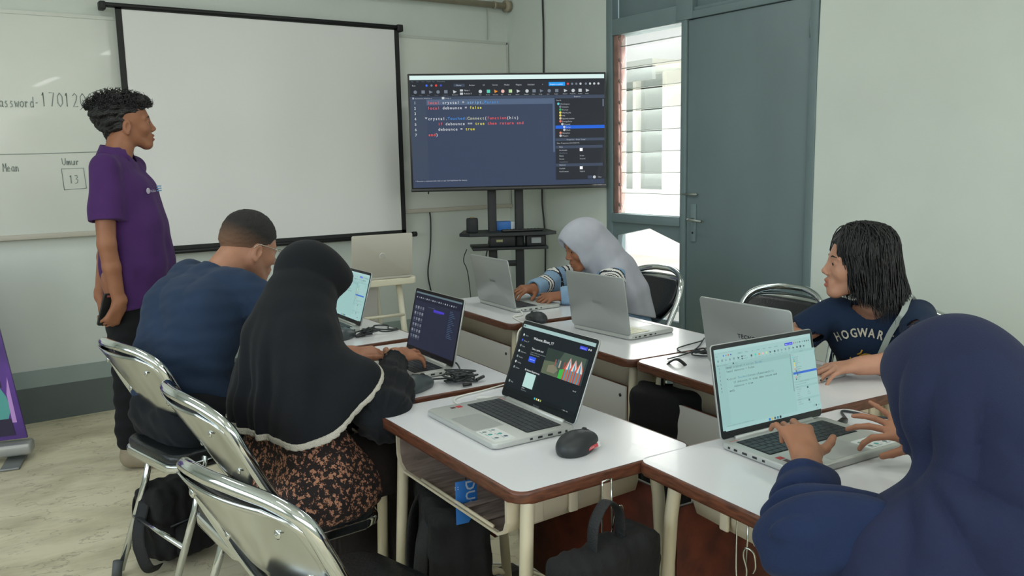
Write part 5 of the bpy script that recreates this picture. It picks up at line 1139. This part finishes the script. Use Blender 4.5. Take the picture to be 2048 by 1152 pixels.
    # sleeves, gathered at the wrist
    for a, b_, w_, nm in ((shR, elR, wrR, 1), (shL, elL, wrL, -1)):
        s_ = SDF(); fa = (w_-b_)/np.linalg.norm(w_-b_); end = b_+fa*(np.linalg.norm(w_-b_)-(.045 if nm > 0 else .13))
        s_.chain([a+V3(0, 0, -.03), b_+V3(0, 0, -.02)], [.045, .068], .03); s_.chain([b_+V3(0, 0, -.02), b_*.5+end*.5+V3(0, 0, -.012), end], [.070, .064, .034], .03); s_.cap(end, end+fa*.014, .036, .042, k=.006)
        s_.cap(end+fa*.002, end+fa*.05, .030, sub=True, k=.003); ff = dir_folds(end, b_, .0035, 11, 5); w3 = waves(50+nm, [22, 36, 58], .0055)
        s_.build('sleeve', slm, root, .0038, sleeve_post([(end+fa*.014, fa, .06)], lambda X, Y, Z: ff(X, Y, Z)+w3(X, Y, Z)))
    p = SDF(); p.cap(pel-l*.07+f*.04, pel+l*.07+f*.04, .098, k=.01)
    for s in (-1, 1): p.chain([pel+l*.07*s+f*.06, pel+f*.2+l*.10*s, pel+f*.37+l*.10*s], [.094, .094, .085], .02)
    p.cap(pel+f*.37-l*.10, pel+f*.37+l*.10, .085, k=.03); p.chain([pel+f*.37-l*.10+V3(0, 0, -.02), pel+f*.33-l*.13+V3(0, 0, -.40)], [.09, .11], .05); p.chain([pel+f*.37+l*.10+V3(0, 0, -.02), pel+f*.33+l*.13+V3(0, 0, -.40)], [.09, .11], .05); p.cap(pel+f*.33-l*.13+V3(0, 0, -.40), pel+f*.33+l*.13+V3(0, 0, -.40), .11, k=.04)
    w4 = waves(61, [12, 20, 34], .006); p.build('skirt', skirt, root, .006, lambda F, X, Y, Z: w4(X, Y, Z)+np.maximum(F, pel[2]-.06-Z-9*(((X-pel[0])*f[0]+(Y-pel[1])*f[1]) > .24)))
make_g2()

# ===== child in the pale grey hijab
def make_dg():
    root = person((2.60, 2.93), 'child in a pale grey hijab and blue striped jumper at the far right desk'); o = Off(root)
    sk = skinmat('skin_deep', '8d5c42'); hj = clothmat('hijab_grey', 'a9abb4'); tr = clothmat('trousers_grey', '3a3d44')
    knit = mat('knit_striped', '7b98b2', .9, bump=.4, bscale=300)
    kb = pm('1c2026', .9); kw = pm('d4d2cc', .9)
    yaw = math.radians(176); l = lat(yaw); f = fw(yaw)
    pel = o(2.62, 2.93, .53); wst = o(2.60, 2.93, .64); chs = o(2.55, 2.93, .74); shc = o(2.50, 2.93, .82); nk = o(2.475, 2.93, .87); hc = o(2.405, 2.935, .965)
    R, c = headframe(hc, math.radians(166), math.radians(20))
    shL, shR = shc+l*.12, shc-l*.12; elL, elR = o(2.385, 2.765, .765), o(2.36, 3.09, .79); wrL, wrR = o(2.235, 2.865, .760), o(2.205, 3.03, .778)
    body = SDF(); add(body, head_sdf(.88, ears=False), R, c); body.chain([c+R@V3(-.02, 0, -.05), nk], [.045, .05], .02); levels(body, [(pel, l, .06, .07), (wst, l, .04, .065), (chs, l, .05, .065), (shc, l, .07, .04)])
    for a, b_, d in ((shR, elR, wrR), (shL, elL, wrL)): body.chain([a, b_], [.038, .032], .03); body.chain([b_, b_*.5+d*.5, d], [.032, .03, .021], .02)
    add(body, hand_sdf(-1, [(.5, .7, .5), (.6, .8, .5), (.6, .8, .5), (.7, .9, .5)], .10, .86, (.6, .7, -.2)), frame(V3(-1, .28, -.02), V3(0, -.35, 1)), wrL)
    add(body, hand_sdf(1, [(.4, .6, .4), (.5, .7, .5), (.5, .7, .5), (.6, .8, .5)], .10, .86, (.6, .7, -.2)), frame(V3(-1, -.1, .05), V3(.1, -.3, 1)), wrR)
    for s in (-1, 1): body.chain([pel+l*.07*s, pel+f*.33+l*.08*s, pel+f*.33+l*.08*s+V3(0, 0, -.45)], [.07, .05, .035], .03)
    body.build('body', sk, root, .0042); face_parts(root, R, c, .88)
    j = SDF(); levels(j, [(pel, l, .085, .105), (wst, l, .075, .10), (chs, l, .075, .095), (shc, l, .09, .06)], .04)
    ends = []
    for a, b_, w_ in ((shL, elL, wrL), (shR, elR, wrR)):
        fa = (w_-b_)/np.linalg.norm(w_-b_); end = w_+fa*.012; j.chain([a, b_], [.054, .052], .02); j.chain([b_, end], [.050, .038], .02); j.cap(end-fa*.005, end+fa*.05, .026, sub=True, k=.003); ends.append((a, b_, end, fa))
    w3 = waves(71, [30, 48, 70], .004)
    def mf(X, Y, Z):
        m = np.zeros(len(X), int)
        for a, b_, end, fa in ends:
            L1 = np.linalg.norm(b_-a); L2 = np.linalg.norm(end-b_); best = None
            P_ = np.stack([X, Y, Z], 1); t1 = np.clip((P_-a)@(b_-a)/L1**2, 0, 1); d1 = np.linalg.norm(P_-(a+t1[:, None]*(b_-a)), axis=1); t2 = np.clip((P_-b_)@(end-b_)/L2**2, 0, 1.1); d2 = np.linalg.norm(P_-(b_+t2[:, None]*(end-b_)), axis=1)
            s_ = np.where(d1 < d2, t1*L1, L1+t2*L2); near = np.minimum(d1, d2) < .075
            for c0 in (L1+L2-.085, L1+L2-.18, L1-.07, .025):
                q = s_-c0
                m = np.where(near & (np.abs(q) < .023), 1, m); m = np.where(near & (((np.abs(q) < .016) & (np.abs(q) > .004))), 2, m)
        return m
    j.build('jumper', knit, root, .0042, sleeve_post([(e_[2], e_[3], .055) for e_ in ends], w3), mats=[knit, kb, kw], mfun=mf)
    d = hood(c, R, visor=.014); d.p = [tuple([q[0], q[1]*.94, q[2]*.93, q[3], q[4], q[5], q[6]]) for q in d.p]; d.xform(R, c)
    levels(d, [(o(2.63, 2.92, .62), l, .105, .085), (o(2.585, 2.925, .74), l, .105, .088), (o(2.54, 2.93, .84), l, .070, .090), (o(2.50, 2.93, .90), l, .025, .092), (o(2.455, 2.93, .945), l, .0, .088)], .05)
    d.cap(c+R@V3(-.045, 0, .012), c+R@V3(-.065, 0, -.05), .078, .082, k=.04)
    op = SDF(); op.ell((.112, 0, -.032), (.056, .060, .100), k=.01, sub=True); op.ell((.055, 0, -.030), (.045, .048, .080), k=.01, sub=True); op.xform(R, c); d.p += op.p
    fo = dir_folds(o(2.62, 2.93, .5), o(2.46, 2.93, 1.0), .0075, 6, 9); w2 = waves(74, [9, 16, 28], .0055); A = o(2.60, 2.93, .66); nn = V3(.35, .0, -1)
    d.build('hijab', hj, root, .0045, lambda F, X, Y, Z: cutp(F+w2(X, Y, Z)*np.clip((.97-Z)*6, .1, 1)+fo(X, Y, Z)*np.clip((.96-Z)*5, 0, 1), X, Y, Z, o(2.55, 2.93, .655), V3(-.25, 0, -1)))
    p = SDF(); p.cap(pel-l*.06, pel+l*.06, .098, k=.03)
    for s in (-1, 1): p.chain([pel+l*.07*s, pel+f*.34+l*.08*s, pel+f*.34+l*.08*s+V3(0, 0, -.42)], [.095, .072, .055], .04)
    p.build('trousers', tr, root, .006, lambda F, X, Y, Z: np.maximum(F, pel[2]-.055-Z-9*(((X-pel[0])*f[0]+(Y-pel[1])*f[1]) > .24)))
    for s in (-1, 1):
        q = SDF(); a_ = pel+f*.34+l*.08*s; a_[2] = .045; q.chain([a_, a_+f*.11+V3(0, 0, -.01)], [.04, .032], .02); q.build('shoe', pm('3a3a3c', .7), root, .005, lambda F, X, Y, Z: np.maximum(F, -Z+.001))
make_dg()

# ===== long-haired girl in the lettered T-shirt
def make_hg():
    root = person((2.52, 1.46), 'girl with shoulder-length black hair and a navy T-shirt with white arched letters'); o = Off(root)
    sk = skinmat('skin_girl', 'b1826a'); ts = clothmat('tshirt_navy', '1a2a42'); tr = clothmat('trousers_black_child', '17191d')
    yaw = math.radians(203); l = lat(yaw); f = fw(yaw)
    pel = o(2.56, 1.47, .53); wst = o(2.51, 1.475, .65); chs = o(2.43, 1.485, .77); shc = o(2.395, 1.49, .855); nk = o(2.375, 1.50, .905); hc = o(2.345, 1.535, 1.015)
    R, c = headframe(hc, math.radians(137), math.radians(-1))
    shL, shR = shc+l*.118, shc-l*.118; elL, elR = o(2.235, 1.245, .775), o(2.27, 1.70, .765); wrL, wrR = o(2.105, 1.355, .760), o(2.15, 1.60, .765)
    body = SDF(); add(body, head_sdf(.92), R, c); body.chain([c+R@V3(-.024, 0, -.05), nk+V3(.01, -.01, -.02)], [.045, .048], .02); levels(body, [(pel, l, .06, .075), (wst, l, .045, .07), (chs, l, .05, .068), (shc+V3(0, 0, -.02), l, .07, .040)])
    for a, b_, d in ((shR, elR, wrR), (shL, elL, wrL)): body.chain([a, b_], [.042, .036], .03); body.chain([b_, b_*.6+d*.4, d], [.036, .036, .0235], .02)
    add(body, hand_sdf(-1, [(.35, .45, .3), (.3, .4, .3), (.35, .45, .3), (.3, .35, .25)], .20, .92, (.35, .9, -.15)), frame(V3(-.86, .50, -.08), V3(.1, -.1, 1)), wrL)
    add(body, hand_sdf(1, [(.35, .5, .3)]*4, .12, .92), frame(V3(-1, -.1, -.05), V3(0, 0, 1)), wrR)
    for s in (-1, 1): body.chain([pel+l*.07*s, pel+fw(math.pi)*.36+l*.08*s, pel+fw(math.pi)*.36+l*.08*s+V3(0, 0, -.45)], [.075, .052, .036], .03)
    def mf(X, Y, Z):
        q = R.T@np.stack([X-c[0], Y-c[1], Z-c[2]], 0)/.92
        return ((q[0] > .086) & (np.abs(q[1]) < .020) & (q[2] < -.058) & (q[2] > -.083)).astype(int)
    body.build('body', sk, root, .0033, mats=[sk, mat('lips_girl', 'a2604e', .5)], mfun=mf); face_parts(root, R, c, .92)
    sh = SDF(); levels(sh, [(pel, l, .085, .105), (wst, l, .08, .098), (chs, l, .078, .092), (shc+V3(0, 0, -.03), l, .085, .066), (shc+V3(0, 0, -.008), l, .10, .045)], .04); sh.cap(nk+V3(.01, 0, -.05), nk+V3(0, 0, -.035), .058, .052, k=.03); tor = SDF(); tor.p = list(sh.p)
    sh.chain([shR, shR+(elR-shR)*.8], [.050, .062], .02); sh.chain([shL, shL+(elL-shL)*.8], [.050, .062], .02)
    aR, aL = (elR-shR)/np.linalg.norm(elR-shR), (elL-shL)/np.linalg.norm(elL-shL); cR, cL = shR+aR*.125, shL+aL*.145
    sh.cap(cR-aR*.02, cR+aR*.09, .052, sub=True, k=.004); sh.cap(cL-aL*.02, cL+aL*.09, .052, sub=True, k=.004); ns = ('c', nk+f*.018+V3(0, 0, -.012), nk+f*.03+V3(0, 0, .08), .055, .08, .004, True); sh.p.append(ns); tor.p.append(ns)
    wv = waves(81, [14, 22, 36], .0042)
    def clear(F, X, Y, Z): return F
    sh.build('tshirt', ts, root, .004, sleeve_post([(cR, aR, .13), (cL, aL, .13)], wv), keep=(tor, lambda F, X, Y, Z: F+wv(X, Y, Z)))
    # the arched lettering follows the chest: every point is dropped onto the shirt along the chest normal
    dg = bpy.context.evaluated_depsgraph_get(); so = [q for q in root.children if q.name.startswith('tshirt')][0]; dg.update()
    from mathutils.bvhtree import BVHTree
    bvh = BVHTree.FromPolygons([v.co for v in so.data.vertices], [p_.vertices for p_ in so.data.polygons])
    ry = math.radians(204); rf_ = fw(ry); rl = lat(ry); org = chs-lat(ry)*.038+V3(0, 0, .008)
    def onto(x, y, z=0, off=.0022):
        q = org+rl*x+V3(0, 0, y)+rf_*.4; hit = bvh.ray_cast(Vector(q), Vector(-rf_))
        return tuple(np.array(hit[0])+rf_*(off+z)) if hit[0] is not None else tuple(q-rf_*.3)
    cream_ = pm('c9c4b4', .8); bt_ = MB(); word = 'HOGWARTS'; Rr = .165; tot = 1.16; a0 = -tot/2
    for i, ch in enumerate(word):
        vs, fs, wd, x0 = glyph(ch); am = a0+tot*(i+.5)/len(word); sz = .030
        for dx, dy in ((0, 0), (.05, 0), (.0, .03), (.05, .03)):
            pts = []
            for v in vs:
                lx = (v.x-(wd+x0)/2+dx)*sz*.92; ly = (v.y+dy)*sz*1.35
                # letters run from her right (picture left) to her left
                px_ = math.sin(am)*(Rr+ly)+lx*math.cos(am); py_ = math.cos(am)*(Rr+ly)-lx*math.sin(am)-Rr; pts.append(onto(px_, py_+.012, off=.0022+dx*.01))
            bt_.add(pts, fs, cream_)
    bt_.build('chest_lettering', parent=root)
    gold = pm('b38a2a', .6); gold2 = pm('6d5a24', .6); b = MB()
    def blob(pts, m, off): b.add([onto(x, y, 0, off) for x, y in pts], [tuple(range(len(pts)))], m)
    blob([(-.020, -.048), (-.006, -.040), (.010, -.040), (.026, -.046), (.030, -.062), (.024, -.082), (.004, -.092), (-.018, -.082), (-.024, -.064)], gold, .003); blob([(-.014, -.052), (.0, -.047), (.0, -.082), (-.014, -.076)], gold2, .0038); blob([(.006, -.048), (.022, -.052), (.020, -.074), (.006, -.082)], pm('857022', .6), .0038)
    b.tube([onto(x, y, 0, .003) for x, y in ((-.046, -.058), (-.048, -.074), (-.040, -.092), (-.022, -.100))], .0024, gold, n=6); b.tube([onto(x, y, 0, .003) for x, y in ((-.012, -.030), (-.016, -.040), (-.026, -.046))], .0026, gold, n=6)
    b.build('chest_emblem', parent=root)
    p = SDF(); p.cap(pel-l*.06, pel+l*.06, .100, k=.03)
    for s in (-1, 1): p.chain([pel+l*.07*s, pel+fw(math.pi)*.36+l*.08*s, pel+fw(math.pi)*.36+l*.08*s+V3(0, 0, -.42)], [.097, .074, .055], .04)
    p.build('trousers', tr, root, .006, lambda F, X, Y, Z: np.maximum(F, pel[2]-.055-Z-9*((pel[0]-X) > .24)))
    for s in (-1, 1):
        q = SDF(); a_ = pel+fw(math.pi)*.36+l*.08*s; a_[2] = .045; q.chain([a_, a_+V3(-.11, 0, -.01)], [.04, .032], .02); q.build('shoe', pm('4a4a4c', .7), root, .005, lambda F, X, Y, Z: np.maximum(F, -Z+.001))
    # hair: cap plus several hundred locks falling to the shoulders
    h = SDF(); h.ell((-.018, 0, .034), (.104, .088, .094), k=.02); h.ell((-.055, 0, -.035), (.072, .083, .085), k=.03); h.ell((-.06, 0, -.10), (.055, .070, .055), k=.03)
    h.ell((.10, 0, -.030), (.072, .064, .095), k=.012, sub=True); h.p = [tuple([q[0], q[1]*.94, q[2]*.94, q[3], q[4], q[5], q[6]]) for q in h.p]; h.xform(R, c); wh = waves(90, [60, 95, 140], .0022, (1, 1, .25)); h.build('hair', hairm, root, .0034, lambda F, X, Y, Z: F+wh(X, Y, Z))
    b = MB(); rr = random.Random(12)
    for i in range(640):
        th = rr.uniform(math.radians(38), math.radians(322)) if rr.random() > .25 else rr.choice((-1, 1))*rr.uniform(math.radians(32), math.radians(75))   # 0 = face
        part = rr.uniform(-.02, .02); tx, ty = -.01+rr.uniform(-.07, .06), part
        L_ = rr.uniform(.5, 1.0); bot = -.105-.080*L_*(1 if math.cos(th) < .3 else .45)
        ex, ey = math.cos(th), math.sin(th); w1 = rr.uniform(0, 6); amp = rr.uniform(.003, .010); g = rr.uniform(.99, 1.07)
        pts = []
        for j in range(15):
            q = j/14
            if q < .35:
                a = q/.35*PI/2; x = tx+(-.018+.104*ex-tx)*math.sin(a); y = ty+(.088*ey-ty)*math.sin(a); z = .034+.094*math.cos(a)*math.sqrt(max(0, 1-((tx+.018)/.112)**2))
            else:
                u = (q-.35)/.65; z = .034+(bot-.034)*u; fl = 1-.06*math.sin(u*PI)+.10*u; x = -.018-.045*u+.104*ex*fl-(.02*u if ex > .2 else 0); y = .088*ey*fl
            pt = V3(x*g, y*g, z*g*.99)+V3(math.sin(w1+q*9), math.cos(w1+q*8), 0)*amp*q*1.6
            pts.append(R@(pt*.94)+c)
        r0 = rr.uniform(.0012, .0026); b.tube(pts, [r0]*11+[r0*.85, r0*.65, r0*.4, r0*.12], hairm, n=4, cap=False)
    b.build('hair_locks', parent=root)
    # shoulder strap of her small bag
    sm = mat('strap_grey', '98a09a', .6); path = [shL+V3(.05, .02, .03)-l*.02, shL-l*.030+V3(0, 0, .058)+f*.0, V3(*onto(.100, .098, 0, .010)), V3(*onto(.086, .070, 0, .007)), V3(*onto(.066, .03, 0, .007)), V3(*onto(.048, -.02, 0, .007)), V3(*onto(.034, -.06, 0, .007)), V3(*onto(.020, -.12, 0, .007))]
    bag = empty('shoulder_bag', (root.location.x, root.location.y, 0), label='pale grey shoulder strap with a dark pouch across the long-haired girl', cat='bag')
    def ribbon(pts, w_, m, name):
        P_ = bez(pts, 8); vs = []
        for i, q in enumerate(P_):
            t = (P_[min(i+1, len(P_)-1)]-P_[max(i-1, 0)]).normalized(); nrm = Vector(f*.9+V3(0, 0, .25)).normalized(); sd = t.cross(nrm).normalized()
            for a_, b_ in ((-1, 0), (1, 0), (1, 1), (-1, 1)): vs.append(q+sd*w_*a_+nrm*.0025*b_)
        fs = [(i*4+j, i*4+(j+1) % 4, (i+1)*4+(j+1) % 4, (i+1)*4+j) for i in range(len(P_)-1) for j in range(4)]; return MB().add(vs, fs, m).build(name, parent=bag)
    ribbon(path, .0085, sm, 'strap')
    pc = SDF(); pc.box(wst-l*.10+f*.115+V3(0, 0, -.01), V3(.02, .05, .035), .015, rotm(0, 0, yaw), k=.01); wp_ = waves(3, [70, 110], .002); pc.build('pouch', mat('pouch_dark', '1c2224', .4, var=.5, vscale=60), bag, .004, lambda F, X, Y, Z: F+wp_(X, Y, Z))
make_hg()

# ===== foreground person in the navy hijab, seen from behind
def make_fg():
    root = person((1.46, .50), 'foreground person in a navy hijab seen from behind, both hands over the keyboard'); o = Off(root)
    sk = skinmat('skin_warm', '9c6c52'); hj = clothmat('hijab_navy', '222944'); sl = clothmat('sleeve_navy', '1d2a49')
    yaw = math.radians(80); l = lat(yaw); f = fw(yaw)
    pel = o(1.49, .47, .53); wst = o(1.465, .475, .64); chs = o(1.43, .50, .73); shc = o(1.39, .56, .805); nk = o(1.375, .60, .88); hc = o(1.352, .700, .960)
    R, c = headframe(hc, math.radians(78), math.radians(14))
    shL, shR = shc+l*.13, shc-l*.13; elL, elR = o(1.120, .800, .742), o(1.68, .70, .765); wrL, wrR = o(1.325, .955, .777), o(1.575, .885, .790)
    body = SDF(); add(body, head_sdf(.93, ears=False), R, c); body.chain([c+R@V3(-.02, 0, -.05), nk], [.05, .05], .02); levels(body, [(pel, l, .06, .075), (wst, l, .05, .065), (chs, l, .05, .065), (shc, l, .07, .045)])
    for a, b_, d in ((shR, elR, wrR), (shL, elL, wrL)): body.chain([a, b_], [.042, .036], .03); body.chain([b_, b_*.5+d*.5, d], [.036, .033, .0225], .02)
    add(body, hand_sdf(-1, [(.75, 1.05, .5), (.55, 1.1, .55), (.6, 1.0, .5), (.30, .60, .4)], .13, .90, (.55, .80, -.25)), frame(V3(.42, .62, .42), V3(-.25, -.35, .9)), wrL+V3(.005, .005, .0))
    add(body, hand_sdf(1, [(.10, .65, .4), (-.15, .35, .3), (-.25, .30, .25), (-.55, .15, .10)], .22, .86, (.75, .55, -.30)), frame(V3(-.50, .86, .05), V3(-.25, -.35, .9)), wrR+V3(.03, -.01, .0))
    for s in (-1, 1): body.chain([pel+l*.08*s, pel+f*.36+l*.09*s, pel+f*.36+l*.09*s+V3(0, 0, -.45)], [.08, .055, .038], .03)
    body.build('body', sk, root, .0027); face_parts(root, R, c, .93)
    nailm = pm('c49a84', .3)
    # hijab: hood and wide cape
    d = hood(c, R, visor=.030, grow=.0); d.xform(R, c)
    levels(d, [(o(1.50, .42, .50), l, .19, .10), (o(1.48, .44, .64), l, .18, .105), (o(1.45, .475, .73), l, .145, .10), (o(1.42, .525, .80), l, .100, .088), (o(1.40, .565, .86), l, .055, .098)], .055)
    for q in (-1, 0, 1): d.cap(o(1.40, .565, .86)+l*.05*q, c+R@V3(-.03, .015*q, -.01), .100, .088, k=.04)
    d.cap(c+R@V3(.02, 0, -.085), o(1.33, .64, .80), .060, .085, k=.04)
    d.cap(o(1.30, .59, .785), o(1.185, .70, .738), .090, .078, k=.06); d.cap(o(1.28, .58, .73), o(1.17, .675, .66), .090, .085, k=.06); d.cap(o(1.50, .60, .80), o(1.58, .64, .76), .075, .065, k=.04)
    op = SDF(); op.ell((.118, 0, -.030), (.060, .064, .106), k=.01, sub=True); op.ell((.060, 0, -.030), (.050, .054, .090), k=.01, sub=True); op.xform(R, c); d.p += op.p
    w2 = waves(104, [7, 12, 20], .0045)
    rid = lambda x: 1-2*np.abs(np.sin(x*.5))**.8
    def gather(X, Y, Z):
        # folds that run down from the crown, wrap the neck and fan over the back and the near shoulder
        hx, hy = X-c[0]+.02, Y-c[1]+.03; below = np.clip((c[2]+.07-Z)*9, 0, 1)
        th = np.arctan2(hy, hx); r_ = np.sqrt(hx*hx+hy*hy)
        g = .0085*rid(th*8+6*(c[2]-Z)+.6)*below*np.clip((Z-.80)*9, 0, 1)*np.clip(r_*16-.4, 0, 1)
        q0 = o(1.248, .705, .878); dx, dy, dz = X-q0[0], Y-q0[1], Z-q0[2]; rad = np.sqrt(dx*dx+dy*dy+dz*dz)+1e-4; an = np.arctan2(dz, dx*.55+dy*-.83)
        g = g+.0070*rid(an*9+1.2+5*rad)*np.clip((rad-.035)*12, 0, 1)*np.clip((.40-rad)*6, 0, 1)*np.clip((.905-Z)*20, 0, 1)
        u = (X-o(1.40, 0, 0)[0])*l[0]+(Y-o(0, .58, 0)[1])*l[1]
        dn = np.clip((c[2]+.06-Z)*8, 0, 1); bk = (((X-o(1.40, 0, 0)[0])*f[0]+(Y-o(0, .58, 0)[1])*f[1]) < .02)
        for cc, w_, am, sl in ((-.030, .009, .012, .05), (-.058, .013, -.009, .07), (.035, .012, .010, -.10), (.075, .016, -.008, -.16), (-.10, .012, .009, .16), (.12, .012, .008, -.22)):
            g = g+am*np.exp(-((u-cc+sl*(Z-.85))/w_)**2)*dn*bk
        return g
    hz = c+R@V3(.05, 0, 0)
    def band(F, X, Y, Z):
        q = np.tensordot(R.T, np.stack(np.broadcast_arrays(X-c[0], Y-c[1], Z-c[2]), 0).reshape(3, -1), 1).reshape((3,)+F.shape)
        return F+.0018*np.tanh((.068-q[0]-.2*q[2])*400)*(np.abs(q[0]-.07) < .03)*(F < .02)
    d.build('hijab', hj, root, .0036, lambda F, X, Y, Z: F+w2(X, Y, Z)*np.clip((.98-Z)*5, .08, 1)+gather(X, Y, Z))
    for a, b_, w_, nm in ((shL, elL, wrL, 1), (shR, elR, wrR, -1)):
        fa = (w_-b_)/np.linalg.norm(w_-b_); end = w_-fa*(.042 if nm > 0 else .075); s_ = SDF(); s_.chain([a+V3(0, 0, -.03), a*.4+b_*.6+V3(0, 0, -.02), b_+V3(0, -.0, -.01)], [.045, .062, .068], .03); s_.chain([b_+V3(0, 0, -.01), b_*.4+end*.6, end], [.070, .052, .038], .03)
        s_.cap(end-fa*.006, end+fa*.06, .030, sub=True, k=.003); w3 = waves(110+nm, [20, 34, 58], .0065)
        def wr_(X, Y, Z, b_=b_, fa=fa): t = (X-b_[0])*fa[0]+(Y-b_[1])*fa[1]+(Z-b_[2])*fa[2]; return .0075*(1-2*np.abs(np.sin(t*48+1.4*np.sin(Z*30+Y*20)))**.7)*np.clip((.12-np.abs(t-.02))*12, 0, 1)
        s_.build('sleeve', sl, root, .0034, sleeve_post([(end, fa, .06)], lambda X, Y, Z, w3=w3, wr_=wr_: w3(X, Y, Z)+wr_(X, Y, Z)))
    p = SDF(); p.cap(pel-l*.07, pel+l*.07, .105, k=.03)
    for s in (-1, 1): p.chain([pel+l*.08*s, pel+f*.37+l*.10*s, pel+f*.37+l*.10*s+V3(0, 0, -.40)], [.10, .078, .075], .05)
    p.build('skirt', clothmat('skirt_dark', '1b2030'), root, .006, lambda F, X, Y, Z: np.maximum(F, pel[2]-.055-Z-9*(((X-pel[0])*f[0]+(Y-pel[1])*f[1]) > .24)))
make_fg()
bpy.context.view_layer.update()
